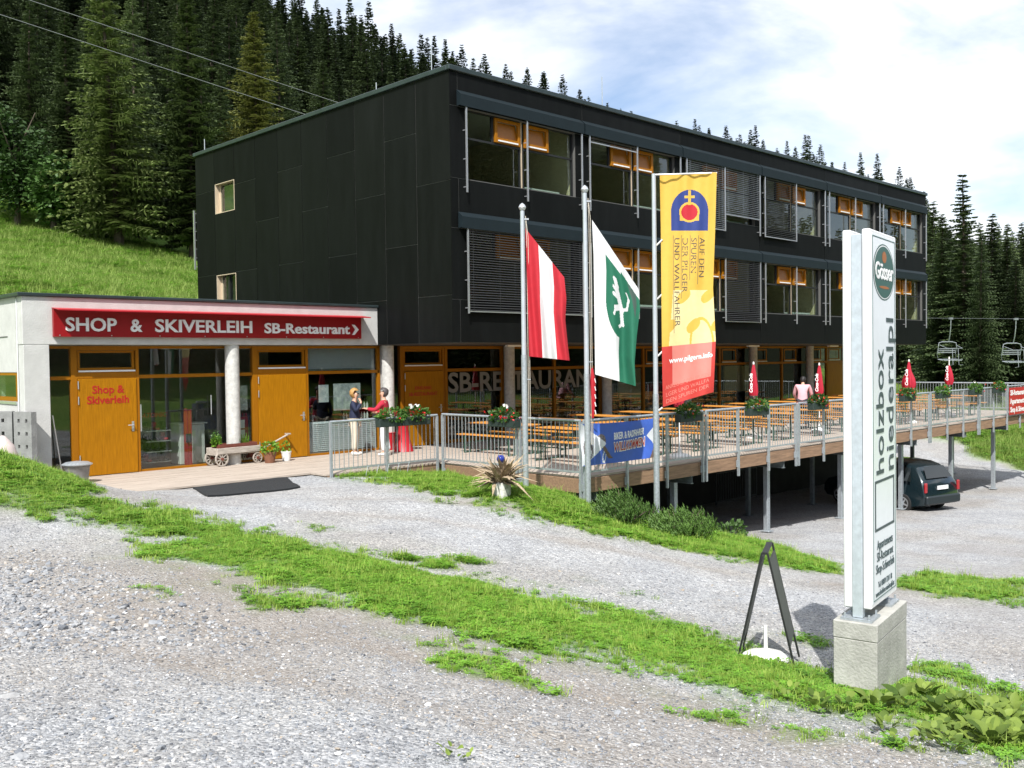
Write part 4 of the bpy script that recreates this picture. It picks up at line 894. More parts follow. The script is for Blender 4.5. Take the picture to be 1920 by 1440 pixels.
# broad-leaved tree at the left edge
def leafy(seed, n, rx, ry, rz, zc, s, clumps=14):
    rr = random.Random(seed); b = MB(); cs = []
    for k in range(clumps):
        v = Vector((rr.gauss(0, 1), rr.gauss(0, 1), rr.gauss(0, 1))).normalized()*rr.uniform(.35, .8); cs.append((Vector((v.x*rx, v.y*ry, v.z*rz+zc)), rr.uniform(.28, .5)))
    for k in range(n):
        c, cr = rr.choice(cs); v = Vector((rr.gauss(0, 1), rr.gauss(0, 1), rr.gauss(0, 1))).normalized()*(rr.random()**.4)
        P = c+Vector((v.x*rx*cr, v.y*ry*cr, v.z*rz*cr)); d = Vector((rr.uniform(-1, 1), rr.uniform(-1, 1), rr.uniform(-.7, .3))).normalized(); w = d.cross(Vector((rr.uniform(-1, 1), rr.uniform(-1, 1), 1))).normalized()
        q = s*rr.uniform(.6, 1.3); b.add([P, P+d*q*.5+w*q*.32, P+d*q, P+d*q*.5-w*q*.32], [(0, 1, 2, 3)])
    return b
for (px, ytop, d, lb) in ((25, 150, 60, 'leafy deciduous tree at the meadow edge, far left below the dark spruces'), (95, 270, 60, 'smaller rounded deciduous tree beside the taller leafy tree at the left')):
    q = at_px(px, ytop, d); z = float(surf(np.array([q.x]), np.array([q.y]))[0]); h = q.z-z
    o = thing('leafy_tree', lb, 'tree', (q.x, q.y, z-.1))
    t = MB(); t.tube([(0, 0, -.4), (.1, 0, h*.3), (0, .1, h*.6)], [.2, .15, .08], 8)
    for a in range(5): t.tube([(0, 0, h*(.25+.06*a)), (math.cos(a*1.3)*h*.18, math.sin(a*1.3)*h*.18, h*(.45+.08*a))], [.07, .03], 6)
    t.build('trunk', 'bark', o, fix=False); leafy(px, 5200, h*.36, h*.36, h*.44, h*.52, .34, 26).build('crown', 'bush_leaf', o, fix=False)

# ------------------------------------------------------------ placing helpers
def ground_at(px, py, d0=3., d1=60.):
    d = np.arange(d0, d1, .02); r = fw + rt2*((px-960)/1802.38) - up2*((py-720)/1802.38)
    qx = CAM.x+r.x*d; qy = CAM.y+r.y*d; qz = CAM.z+r.z*d; k = np.where(qz < surf(qx, qy))[0]
    i = k[0] if len(k) else -1
    return Vector((qx[i], qy[i], qz[i]))
def plane_at(px, py, ax, v):
    r = fw + rt2*((px-960)/1802.38) - up2*((py-720)/1802.38); t = (v-CAM[ax])/r[ax]; return CAM+r*t
def sgz(x, y): return float(surf(np.array([x]), np.array([y]))[0])

# ------------------------------------------------------------ flagpoles and flags
mat('flag_red', (.52, .02, .035), .75, noise=.06, trans=.25); mat('flag_white', (.74, .74, .75), .75, noise=.04, trans=.25)
mat('flag_green', (.015, .15, .085), .75, noise=.06, trans=.22); mat('flag_grey', (.06, .10, .085), .75, trans=.2)
mat('flag_yellow', (.72, .46, .075), .7, noise=.05, trans=.25); mat('flag_pale', (.82, .69, .34), .7, noise=.06, trans=.25); mat('flag_blue', (.022, .045, .21), .7, noise=.06, trans=.15)
mat('flag_orange_red', (.58, .05, .04), .7, noise=.05, trans=.25); mat('flag_pink', (.70, .24, .20), .7, noise=.05, trans=.25); mat('flag_ink', (.08, .07, .07), .8); mat('flag_faint', (.66, .20, .16), .8)
mat('pole_grey', (.50, .54, .58), .4, metal=.35, noise=.08, nscale=5)
mat('rope', (.55, .50, .42), .9, noise=.3, nscale=40)
PD = 18.35
pole_px = [(986, 915, 395, 'aluminium flagpole at the terrace corner flying the red and white flag'), (1103, 953, 362, 'aluminium flagpole in the middle flying the white and green flag'), (1232, 990, 327, 'aluminium flagpole carrying the tall yellow banner')]
POLES = []
for i, (px, py, yt, lb) in enumerate(pole_px):
    q = at_px(px, py, PD); zg = sgz(q.x, q.y); zt = at_px(px, yt, PD).z
    o = thing('flagpole', lb, 'flagpole', (q.x, q.y, zg-.02), 0, 'flagpoles'); h = zt-zg
    b = MB(); b.tube([(0, 0, -.3), (0, 0, 2.55)], .056, 16); b.build('sleeve', 'galv', o, smooth=True)
    b = MB(); b.tube([(0, 0, 2.551), (0, 0, h)], [.047, .040], 16); b.build('pole', 'pole_grey', o, smooth=True)
    if i < 2:
        MB().lathe([(.0, h-.01), (.05, h+.01), (.075, h+.06), (.05, h+.11), (.02, h+.135), (.0, h+.15)], 14).build('finial', 'alu', o, smooth=True)
        b = MB(); e = Vector((.75, -.66, 0)).normalized()
        for s in (.075, .105): b.tube([e*.06+Vector((0, 0, h-.1)), e*s+Vector((0, 0, h-.5)), e*s+Vector((0, 0, 1.2))], .006, 5)
        b.build('halyard', 'rope', o)
        b = MB(); b.bar(e*.03+Vector((0, 0, h-.16)), e*.12+Vector((0, 0, h-.16)), .03); b.bar(e*.04+Vector((0, 0, h-3.2)), e*.12+Vector((0, 0, h-3.2)), .02); b.build('bracket', 'alu', o)
    else:
        e = Vector((.71, -.70, 0)); b = MB(); b.tube([Vector((0, 0, h-.02)), e*1.2+Vector((0, 0, h+.0))], .015, 8); b.build('banner_arm', 'alu', o)
    POLES.append(o)
def cloth(name, label, S, nu, nv, colour, mats, cat='flag', thick=.0):
    """cloth grid; colour(u,v) picks the material of each small face"""
    V = [S(i/nu, j/nv) for j in range(nv+1) for i in range(nu+1)]
    F = []; I = []
    for j in range(nv):
        for i in range(nu):
            a = j*(nu+1)+i; F.append((a, a+nu+1, a+nu+2, a+1)); I.append(colour((i+.5)/nu, (j+.5)/nv))
    base = V[0]; me = bpy.data.meshes.new(name); me.from_pydata([tuple(q-base) for q in V], [], F)
    for m in mats: me.materials.append(MATS[m])
    me.polygons.foreach_set('material_index', I); me.polygons.foreach_set('use_smooth', [True]*len(F))
    o = link(name, me); o.location = base; tag(o, label, cat); return o
def on_cloth(name, vs, fs, S, m, parent, eps=.004):
    """flat lettering (u,v coordinates) laid onto a cloth"""
    h = 1e-3; W = []
    for (u, v) in vs:
        P = S(u, v); n = (S(u+h, v)-P).cross(S(u, v+h)-P).normalized()
        if n.dot(CAM-P) < 0: n = -n
        W.append(P+n*eps-parent.location)
    b = MB(); b.add(W, fs); return b.build(name, m, parent, fix=False)
def patch(pxs, d, fold, dirn=None):
    """bilinear-with-curved-edges patch from corner strings (left edge, right edge as lists top->bottom)"""
    left, right = pxs
    def interp(lst, t):
        t = min(max(t, 0), 1)*(len(lst)-1); i = min(int(t), len(lst)-2); f = t-i; return lst[i][0]*(1-f)+lst[i+1][0]*f, lst[i][1]*(1-f)+lst[i+1][1]*f
    def S(u, v):
        a = interp(left, v); c = interp(right, v); x = a[0]*(1-u)+c[0]*u; y = a[1]*(1-u)+c[1]*u
        return at_px(x, y, d+fold(u, v)-.10*u)
    return S
f1 = lambda u, v: .11*math.sin(u*11+v*1.6+.4)*(.15+.85*u)*(.3+.7*v) + .045*math.sin(u*21-v*3)*(.3+v)
S1 = patch(([(985, 428), (987, 490), (989, 550), (991, 610), (992, 668)], [(1058, 520), (1062, 560), (1060, 600), (1064, 640), (1068, 676)]), PD-.12, f1)
fl1 = cloth('flag', 'red white red striped flag hanging from the first flagpole', S1, 42, 60, lambda u, v: 1 if .34 < u < .69 else 0, ['flag_red', 'flag_white'])
f2 = lambda u, v: .10*math.sin(u*9+v*1.5+1.)*(.15+.85*u)*(.3+.7*v) + .07*math.sin(u*15-v*4)*u
S2 = patch(([(1110, 412), (1113, 480), (1114, 555), (1115, 630), (1116, 702)], [(1198, 543), (1200, 580), (1194, 630), (1190, 680), (1192, 724)]), PD-.12, f2)
def styria(u, v):
    v0 = v; v = v-.11
    su, sv = (u-.60)/.33, (v-.27)/.26                     # shield outline
    ins = abs(su) < 1 and -1 < sv < .2 or (su*su+max(0, sv-.2)**2*1.6 < 1 and sv >= .2)
    split = .60
    if ins and u < .95:
        # upright panther in white: body, neck, head, legs, tail
        segs = [((.52, .20), (.62, .30), .055), ((.50, .17), (.47, .13), .05), ((.56, .24), (.45, .24), .03), ((.60, .29), (.50, .33), .04), ((.50, .33), (.47, .38), .022), ((.62, .31), (.66, .40), .045), ((.66, .40), (.60, .44), .024), ((.64, .30), (.74, .26), .022), ((.74, .26), (.76, .17), .022), ((.76, .17), (.71, .14), .018), ((.53, .21), (.44, .19), .025)]
        for (a, c, w) in segs:
            dx, dy = c[0]-a[0], c[1]-a[1]; t = max(0, min(1, ((u-a[0])*dx+(v-a[1])*dy)/(dx*dx+dy*dy)))
            if math.hypot((u-a[0]-t*dx)*1.0, (v-a[1]-t*dy)*1.9) < w: return 0
        return 1 if not (u > .72 and v < .30 and u-.72 > v*.8) else 2
    if v0 < .04+.09*u and u > .3: return 0
    return 1 if u > split else 0
fl2 = cloth('flag', 'white and green flag with a shield crest on the middle flagpole', S2, 110, 190, styria, ['flag_white', 'flag_green', 'flag_grey'])
f3 = lambda u, v: .016*math.sin(u*24+v*3)*(1-v) + .09*math.sin(u*5+v*7)*(v**1.5) + .03*math.sin(u*11-v*4)
S3 = patch(([(1237, 326), (1239, 430), (1240, 540), (1241, 650), (1243, 763)], [(1344, 323), (1341, 430), (1337, 540), (1342, 640), (1338, 735)]), PD-.08, f3)
def pilgrim(u, v):
    x = 1238+u*105; y = 325+v*432
    if y > 650: return 5 if (1258 < x < 1336 and y < 722) else 4
    if 1258 < x < 1329 and 357 < y < 436:
        inside = y > 400 or ((x-1293.5)/35.5)**2+((y-400)/43)**2 < 1
        if inside:
            if abs(x-1293) < 2.6 and 358 < y < 386 or abs(y-370.5) < 2.6 and abs(x-1293) < 9.5: return 0
            if math.hypot(x-1293, y-400) < 15.5: return 3
            if math.hypot(x-1293, y-400) < 19.5 or (abs(x-1293) < 18.5 and 400 < y < 416.5): return 0
            return 2
    if math.hypot((x-1316)/24, (y-650)/52) < 1.0 and math.hypot((x-1316)/20, (y-650)/46) > 1: return 0
    if y > 545 and x > 1262+(y-545)*-.1: return 1 if math.sin(x*.13+y*.07)+math.sin(y*.11) > -1.0 else 0
    return 0
fl3 = cloth('banner', 'tall yellow and red pilgrim banner with a blue arched emblem', S3, 120, 430, pilgrim, ['flag_yellow', 'flag_pale', 'flag_blue', 'flag_red', 'flag_orange_red', 'flag_pink'], 'banner')
uv3 = lambda x, y: ((x-1238)/105., (y-325)/432.)
def side_text(body, x, y0, y1, size):
    vs, fs = text_mesh(body, size, -.13); xs_ = [q[0] for q in vs]; k = (y1-y0)/(max(xs_)-min(xs_))
    return [uv3(x+q[1], y0+q[0]*k) for q in vs], fs
for body, x, y0, y1 in (('AUF DEN', 1313, 448, 520), ('SPUREN', 1297, 448, 512), ('DER PILGER', 1280, 448, 547), ('UND WALLFAHRER', 1264, 448, 612)):
    vs, fs = side_text(body, x, y0, y1, 15.5); on_cloth('lettering', vs, fs, S3, 'flag_ink', fl3)
    vs = [uv3(x-2.4, y0-4), uv3(x-1.6, y0-4)] ; n_ = 24
    vs = [uv3(x-2.3+dx, y0-4+(y1-y0+18)*k/n_) for k in range(n_+1) for dx in (0, .8)]; on_cloth('ruled_line', vs, [(2*k, 2*k+1, 2*k+3, 2*k+2) for k in range(n_)], S3, 'flag_ink', fl3)
vs, fs = text_mesh('www.pilgern.info', 15., .25); xs_ = [q[0] for q in vs]; k = 86/(max(xs_)-min(xs_)); on_cloth('lettering', [uv3(1252+q[0]*k, 681-q[1]) for q in vs], fs, S3, 'white_letter', fl3)
for body, y in (('ANRERAUF DEN SPUREN', 728), ('LGER UND WALLFA', 741), ('DEN SPUREN DER', 753)):
    vs, fs = text_mesh(body, 11.); xs_ = [q[0] for q in vs]; k = 88/(max(xs_)-min(xs_)); on_cloth('faint_lettering', [uv3(1244+q[0]*k, y-q[1]-(q[0]*k)*.10) for q in vs], fs, S3, 'flag_faint', fl3)
b = MB()
for y in (455, 557, 665, 768):
    a = at_px(1230, y+6, PD-.05); c = at_px(1242, y-6 if y < 760 else y-4, PD-.1); b.tube([a-POLES[2].location, c-POLES[2].location], .016, 6)
b.build('banner_tie', 'white_plastic', POLES[2])
# furled red flag on the middle pole's halyard
a = at_px(1110, 690, PD-.1); h_ = 1.0
b = MB(); b.tube([Vector((0, 0, 0)), Vector((.02, .0, -.25)), Vector((.03, 0, -.6)), Vector((.01, 0, -.95))], [.02, .05, .045, .02], 9)
o = b.build('furled_flag', 'red_paint', smooth=True); o.location = a; tag(o, 'furled red cloth tied along the halyard of the middle flagpole', 'flag')
b = MB()
for k in range(5): b.tube([Vector((.02, -.045, -.2-k*.15)), Vector((.04, -.05, -.28-k*.15))], .012, 5)
b.build('white_print', 'white_letter', o)

# ------------------------------------------------------------ banners on the railing
mat('banner_blue', (.05, .125, .52), .6, noise=.08); mat('banner_white', (.72, .74, .80), .6, noise=.05); mat('banner_dark', (.05, .045, .07), .7, noise=.5, nscale=30, c2=(.35, .30, .30)); mat('banner_maroon', (.22, .03, .05), .6, noise=.5, nscale=30); mat('banner_brown', (.15, .10, .08), .7, noise=.4, nscale=30)
BX0, BX1, BZ0, BZ1 = -.98, 1.54, .24, 1.09
def SB(u, v): return Vector((BX0+(BX1-BX0)*u, -4.975+.018*math.sin(u*17+v*3)+.02*math.sin(v*6+u*5), BZ1+(BZ0-BZ1)*v-.035*math.sin(u*PI)*(1-v)*1.+.05*(v)*math.sin(u*PI)*-.3))
def biker(u, v):
    if u < .30 and abs(v-.5) < (.30-u)*1.75:                       # white wedge left
        if math.hypot((u-.075)/.05, (v-.62)/.24) < 1: return 2 if math.hypot((u-.075)/.03, (v-.68)/.13) > 1 else 1
        return 1
    if math.hypot((u-.235)/.055, (v-.42)/.16) < 1: return 2
    if abs((u-.20)-(v-.4)*.35) < .025 and .3 < v < .88: return 4
    if math.hypot((u-.285)/.025, (v-.82)/.17) < 1 and math.hypot((u-.285)/.015, (v-.82)/.11) > 1: return 1
    if u > .84 and abs(v-.42) < (u-.84)*2.6: 
        return 3 if (u > .93 and math.sin(u*90)+math.sin(v*26) > -.3) else 1
    if u > .86 and v > .62 and (u-.86) > (1-v)*.25: return 4
    return 0
bb = cloth('railing_banner', 'blue welcome banner for bikers tied to the terrace railing', SB, 120, 50, biker, ['banner_blue', 'banner_white', 'banner_dark', 'banner_maroon', 'banner_brown'], 'banner')
for body, u0, u1, v, sz, m, bold in (('BIKER & RADFAHRER', .40, .80, .42, .20, 'white_letter', .006), ('WILLKOMMEN', .395, .82, .72, .27, 'white_letter', .020), ('WILLKOMMEN', .40, .815, .715, .26, 'red_letter', .004)):
    vs, fs = text_mesh(body, sz, bold, shear=.12); xs_ = [q[0] for q in vs]; k = (u1-u0)/(max(xs_)-min(xs_))
    on_cloth('lettering', [(u0+(q[0]-min(xs_))*k, v-q[1]/.85-(q[0]-min(xs_))*k*.12) for q in vs], fs, SB, m, bb, eps=.004 if m == 'white_letter' else .007)
rb = tag(MB().box(23.15, 25.3, -4.985, -4.975, .06, 1.08).build('railing_banner', 'red_paint'), 'red banner with white lettering at the far right of the terrace railing', 'banner')
for body, z in (('SB-Restaurant', .80), ('Appartements', .48), ('Shop & Skiverleih', .16)): lettering('lettering', body, .27, 'white_letter', FRONT((23.23, -4.99, z)), rb, bold=.006)

# ------------------------------------------------------------ flower boxes
mat('blossom_red', (.60, .02, .02), .5, noise=.2, nscale=20); mat('blossom_white', (.80, .78, .74), .5); mat('box_green', (.02, .035, .03), .6)
def leaf_ball(seed, n, rx, ry, rz, zc, s, flat=.3):
    rr = random.Random(seed); b = MB()
    for k in range(n):
        v = Vector((rr.gauss(0, 1), rr.gauss(0, 1), rr.gauss(0, 1))).normalized()*(.55+.45*rr.random()); P = Vector((v.x*rx, v.y*ry, zc+v.z*rz))
        d = (v+Vector((rr.uniform(-.6, .6), rr.uniform(-.6, .6), rr.uniform(-.6, .4)))).normalized(); w = d.cross(Vector((rr.uniform(-1, 1), rr.uniform(-1, 1), rr.uniform(-1, 1)))).normalized(); q = s*rr.uniform(.6, 1.3)
        b.add([P, P+d*q*.45+w*q*.42, P+d*q, P+d*q*.45-w*q*.42], [(0, 1, 2, 3)])
    return b
def blossoms(seed, n, rx, ry, z0, z1, s):
    rr = random.Random(seed); b = MB()
    for k in range(n):
        a = rr.uniform(0, 2*PI); P = Vector((rx*rr.uniform(-1, 1), ry*rr.uniform(-.6, 1.)*-1, rr.uniform(z0, z1)))
        for q in range(6):
            d = Vector((rr.gauss(0, 1), rr.gauss(0, 1), rr.gauss(0, 1))).normalized()*s*rr.uniform(.3, .8); c = P+d; u = d.cross(Vector((.3, .5, 1))).normalized()*s*.5; w = d.cross(u).normalized()*s*.5
            b.add([c-u, c-w, c+u, c+w], [(0, 1, 2, 3)])
    return b
def flower_box(label, x, y, rz, seed, red=26, white=0, ln=.42):
    o = thing('flower_box', label, 'flower box', (x, y, 1.0), rz, 'flower boxes on the railing')
    MB().box(-ln, ln, -.09, .09, -.06, .12).build('box', 'box_green', o, bevel=.01)
    leaf_ball(seed, 380, ln*1.05, .16, .16, .18, .075).build('foliage', 'geranium_leaf', o, fix=False)
    blossoms(seed+1, int(red*.6), ln*1.1, .19, .02, .32, .035).build('blossom', 'blossom_red', o, fix=False)
    if white: blossoms(seed+2, white, ln*.6, .12, .34, .42, .05).build('white_blossom', 'blossom_white', o, fix=False)
    return o
q = plane_at(945, 790, 0, -.98); flower_box('red geranium box hung on the railing left of the first flagpole', q.x, q.y, PI/2*3, 11, 40, 4)
fb = [(1290, 'geranium box behind the lower end of the yellow banner', 20, 0), (1418, 'geranium box in front of the first closed red parasol', 14, 0), (1533, 'geranium box in front of the man in the pink shirt', 26, 0), (1700, 'bright red geranium box just right of the tall white sign', 46, 0), (1767, 'mostly green flower box before the white-poled parasol', 8, 0), (1828, 'flower box with one white bloom near the far railing corner', 8, 2), (1872, 'red geranium box beside the red railing banner', 30, 0)]
for i, (px, lb, nr, nw) in enumerate(fb):
    q = plane_at(px, 745, 1, -5.0); flower_box(lb, q.x, -5.02, 0, 20+3*i, nr, nw)
q = plane_at(735, 785, 1, -.58); flower_box('leafy green flower box on the entrance railing beside the woman in red', q.x, -.58, 0, 71, 6, 0, .40)
q = plane_at(770, 785, 1, -.58); flower_box('flower box with white and red blooms on the entrance railing', q.x+.1, -.60, 0, 81, 30, 7, .40)

# ------------------------------------------------------------ terrace furniture
def beer_table(kind):
    o = thing('beer_table' if kind == 't' else 'bench', '', 'table' if kind == 't' else 'bench')
    w, h = (.25, .76) if kind == 't' else (.125, .48); ln = 1.08
    b = MB(); b.box(-w, w, -ln, ln, h-.028, h); b.box(-w+.03, w-.03, -ln+.05, -ln+.09, h-.055, h-.029); b.box(-w+.03, w-.03, ln-.09, ln-.05, h-.055, h-.029)
    b.build('top' if kind == 't' else 'seat', 'bench_wood', o, bevel=.006)
    for s in (-1, 1):
        y = s*(ln-.28); b = MB(); iw = w-.03
        b.bar((-iw, y, h-.03), (-iw*1.05, y, .0), .032, .022); b.bar((iw, y, h-.03), (iw*1.05, y, 0), .032, .022); b.bar((-iw, y, h*.35), (iw, y, h*.35), .022, .022, upv=(0, 1, 0)); b.bar((-iw, y, .02), (iw, y, .02), .03, .03, upv=(0, 1, 0))
        b.bar((0, y, h*.36), (0, y-s*.33, h-.03), .02, .012); b.build('leg', 'green_leg', o)
    return o
pt, pb = beer_table('t'), beer_table('b'); first = {'t': True, 'b': True}
def put(kind, x, y, rz, label, group):
    src = pt if kind == 't' else pb
    if first[kind]: o = src; first[kind] = False
    else: o = copy_tree(src)
    o.location = (x, y, .004); o.rotation_euler = (0, 0, rz); o['label'] = label; o['group'] = group
nset = 12
ORD = ['nearest', 'second', 'third', 'fourth', 'fifth', 'sixth', 'seventh', 'eighth', 'ninth', 'tenth', 'eleventh', 'twelfth']
for row, yc in enumerate((-2.75, .15)):
    for k in range(nset):
        x = 1.45+2.0*k+(.35 if row else 0); x += random.uniform(-.08, .08); rz = R(random.uniform(-2.5, 2.5)); y = yc+random.uniform(-.12, .12)
        where = 'in the row along the railing' if row == 0 else 'in the row by the restaurant windows'
        put('t', x, y, rz, 'folding beer table %s, %s from the flagpole end' % (where, ORD[k]), 'beer tables on the terrace')
        for s in (-1, 1): put('b', x+s*.50+random.uniform(-.05, .05), y+random.uniform(-.08, .08), rz, 'bench on the %s side of the %s table %s' % ('near' if s < 0 else 'far', ORD[k], where), 'beer benches on the terrace')
mat('parasol_red', (.42, .012, .035), .7, noise=.12, nscale=7, trans=.1)
def parasol(label, x, y, ztop, rz=0, flare=1., bare=False):
    o = thing('closed_parasol', label, 'parasol', (x, y, .004), rz, 'closed red parasols')
    b = MB(); b.tube([(0, 0, 0), (0, 0, ztop)], .019, 10); b.build('pole', 'white_paint', o, smooth=True)
    MB().lathe([(.27, 0), (.27, .05), (.2, .09), (.05, .11), (.04, .22)], 16).build('base', 'white_plastic' if flare > .5 else 'concrete_grey', o, smooth=True)
    n = 26; vs = []; fs = []
    prof = [(ztop+.03, .02), (ztop-.08, .045), (ztop-.3, .075), (ztop-.55, .10*flare), (ztop-.75, .115*flare), (ztop-.88, .10*flare)]
    if bare: prof = [(ztop-.22, .025), (ztop-.35, .07), (ztop-.55, .115), (ztop-.8, .14), (ztop-.95, .10)]
    for z, r in prof:
        for k in range(n):
            a = 2*PI*k/n; rr_ = r*(1+.28*math.sin(a*6.5+z*1.5)); vs.append((rr_*math.cos(a), rr_*math.sin(a), z))
    for j in range(len(prof)-1):
        for k in range(n): fs.append((j*n+k, j*n+(k+1) % n, (j+1)*n+(k+1) % n, (j+1)*n+k))
    b = MB(); b.add(vs, fs); c = b.build('canopy', 'parasol_red', o, smooth='all')
    MB().lathe([(.022, ztop+.02), (.03, ztop+.05), (.02, ztop+.10), (0, ztop+.11)], 10).build('tip', 'white_plastic', o)
    vd = Vector((CAM.x-x, CAM.y-y, 0)).normalized(); sd = Vector((-vd.y, vd.x, 0)); Mi = Matrix.Rotation(-rz, 4, 'Z')
    T = plane_M(Mi @ (vd*.15*flare+sd*-.035+Vector((0, 0, ztop-.80))), Mi @ (Vector((0, 0, 1))+vd*-.12), Mi @ -sd)
    lettering('white_script', 'Coca-Cola', .13, 'white_letter', T, o, shear=.3, bold=.003)
    return o
parasol('closed red parasol standing behind the yellow banner', 3.45, -4.15, 2.1)
parasol('closed red parasol with dark base next to the second round column', 9.35, -2.55+.0, 2.12)
parasol('closed red parasol right beside the man in the pink shirt', 12.5, -2.95, 2.05)
parasol('closed red parasol just right of the tall white sign', 17.9, -3.45, 2.1, flare=1.7)
parasol('closed red parasol with long bare white pole tip near the terrace end', 22.2, -3.15, 2.16, flare=1.5, bare=True)

# ------------------------------------------------------------ tall advertising sign on a concrete block
K = ground_at(1645, 1302); SR_ = R(10); TOP = at_px(1645, 1172, (K-CAM).dot(fw)).z
pyl = thing('pylon_sign', 'tall white vertical sign on a rough concrete block at the roadside', 'sign', (K.x, K.y, K.z-.08), SR_)
hb = TOP-K.z+.08
b = MB(); b.box(0, .98, 0, .36, -.4, hb*.77); blk = b.build('concrete_block', 'concrete_old', pyl, bevel=.006)
b = MB(); b.box(-.003, .983, -.003, .363, hb*.77+.001, hb); b.build('block_cap', 'concrete_old', pyl, bevel=.008)
b = MB(); b.box(.03, .30, .05, .31, hb+.001, hb+.02); b.box(.66, .93, .05, .31, hb+.001, hb+.02)
for x in (.06, .27, .69, .90):
    for y in (.08, .28): b.tube([(x, y, hb+.02), (x, y, hb+.06)], .01, 6)
b.build('base_plate', 'galv', pyl)
zb = hb+.10; hs = at_px(1628, 428, (K-CAM).dot(fw)+.02).z-(K.z-.08)-zb; SX0, SX1 = .08, .90
mat('pylon_white', (.74, .75, .75), .38, noise=.10, nscale=3, stretch=(6, 6, .5), c2=(.82, .83, .84)); mat('post_blue', (.52, .58, .62), .45, metal=.4, noise=.14, nscale=14); mat('sign_face', (.78, .82, .85), .25, noise=.03, spec=.6); mat('sign_green', (.012, .085, .065), .4); mat('sign_ink', (.05, .075, .08), .5); mat('sign_orange', (.35, .12, .03), .5)
for y0, y1 in ((.065, .135), (.225, .295)): 
    c = MB().box(SX0, SX1, y0, y1, zb, zb+hs).build('light_box', 'pylon_white', pyl, bevel=.01)
for x in (SX0-.005, SX1-.075):
    b = MB(); b.box(x, x+.08, .1375, .2225, hb+.02, zb+hs-.04); b.build('post', 'post_blue', pyl, bevel=.006)
fc = MB().box(SX0+.035, SX1-.035, .0615, .0645, zb+.04, zb+hs-.035).build('printed_face', 'sign_face', pyl)
b = MB(); a0, a1, c0, c1 = SX0+.05, SX1-.05, zb+.055, zb+hs-.05
for q in ((a0, a1, c0, c0+.008), (a0, a1, c1-.008, c1), (a0, a0+.01, c0+.008, c1-.008), (a1-.01, a1, c0+.008, c1-.008)): b.box(q[0], q[1], .0595, .0613, q[2], q[3])
b.build('border_line', 'sign_green', fc)
def ell(cx, cz, rx, rz, y, name, m):
    b = MB(); n = 48; b.add([(cx+rx*math.cos(2*PI*k/n), y, cz+rz*math.sin(2*PI*k/n)) for k in range(n)], [tuple(range(n))]); return b.build(name, m, fc, fix=False)
zc = zb+hs*.893; xc = (SX0+SX1)/2
ell(xc, zc, .345, hs*.076, .0605, 'emblem_ring', 'sign_green'); ell(xc, zc, .33, hs*.0725, .0595, 'emblem_line', 'white_paint'); ell(xc, zc, .315, hs*.0695, .0585, 'emblem_disc', 'sign_green')
lettering('emblem_lettering', 'Gösser', .20, 'white_letter', FRONT((xc-.285, .0570, zc-.06)), fc, width=.57, bold=.004)
ell(xc, zc+.13, .07, .05, .0575, 'emblem_crest', 'sign_orange'); ell(xc, zc-.13, .16, .012, .0575, 'emblem_strip', 'sign_orange')
UPM = lambda x, z: plane_M((x, .0590, z), (0, 0, 1), (-1, 0, 0))
zt0 = zb+hs*.345
lettering('lettering', 'holzbox', .33, 'sign_ink', UPM(xc-.035, zt0), fc, width=hs*.335, bold=.002); lettering('lettering', 'niederalpl', .33, 'sign_ink', UPM(xc+.29, zt0), fc, width=hs*.42, bold=.002)
b = MB(); q0, q1 = zb+hs*.20, zb+hs*.335
for q in ((SX0+.10, SX1-.10, q0, q0+.022), (SX0+.10, SX1-.10, q1-.022, q1), (SX0+.10, SX0+.128, q0+.022, q1-.022), (SX1-.128, SX1-.10, q0+.022, q1-.022)): b.box(q[0], q[1], .0585, .0610, q[2], q[3])
b.build('outline_box', 'sign_ink', fc)
for body, z, wd, sz in (('Appartements', .150, .50, .115), ('SB-Restaurant', .118, .52, .115), ('Shop-Schiverleih', .086, .58, .115), ('Tel. 03859 / 20 1 18', .047, .44, .075), ('www.holzbox-niederalpl.at', .025, .60, .075)):
    lettering('lettering', body, sz, 'sign_ink', FRONT((xc-wd/2, .0590, zb+hs*z)), fc, width=wd, bold=-.0015)

# ------------------------------------------------------------ A-board, parasol foot
G0 = ground_at(1440, 1238); vd = Vector((G0.x-CAM.x, G0.y-CAM.y, 0)).normalized(); rz = math.atan2(vd.y, vd.x)-PI/2
ab = thing('a_board', 'black folding pavement board standing on the grass beside the white parasol foot', 'pavement sign', (G0.x, G0.y, G0.z), rz+R(-5))
d_ = (G0-CAM).dot(fw); hA = at_px(1446, 1026, d_).z-G0.z
mat('board_face', (.05, .055, .055), .5, noise=.25, nscale=4)
for s in (-1, 1):
    for yy in (-.26, .26):
        lean = .27; b = MB(); b.bar((s*lean, yy, sgz(G0.x, G0.y)-G0.z-.02), (s*.025, yy, hA), .018, .030, upv=(0, 1, 0)); b.build('leg', 'black_plastic', ab)
    T = Matrix.Translation((s*.03, 0, hA-.02)) @ Matrix.Rotation(math.atan2(-s*(.27-.03), hA), 4, 'Y')
    MB().box(-.008, .008, -.24, .24, -hA*.80, -.05, M=T).build('board', 'board_face', ab)
MB().box(-.026, .026, -.27, .27, hA-.012, hA+.008).build('hinge_bar', 'black_plastic', ab)
g1_ = ground_at(1436, 1243); pf = thing('parasol_foot', 'round white plastic parasol foot with a short pole stub', 'parasol foot', (g1_.x, g1_.y, g1_.z+.03))
MB().lathe([(.20, 0), (.215, .015), (.212, .04), (.18, .058), (.05, .066), (.045, .10)], 28).build('base', 'white_plastic', pf, smooth=True)
MB().tube([(0, 0, .09), (0, 0, .32)], .019, 10).build('tube', 'white_plastic', pf, smooth=True)

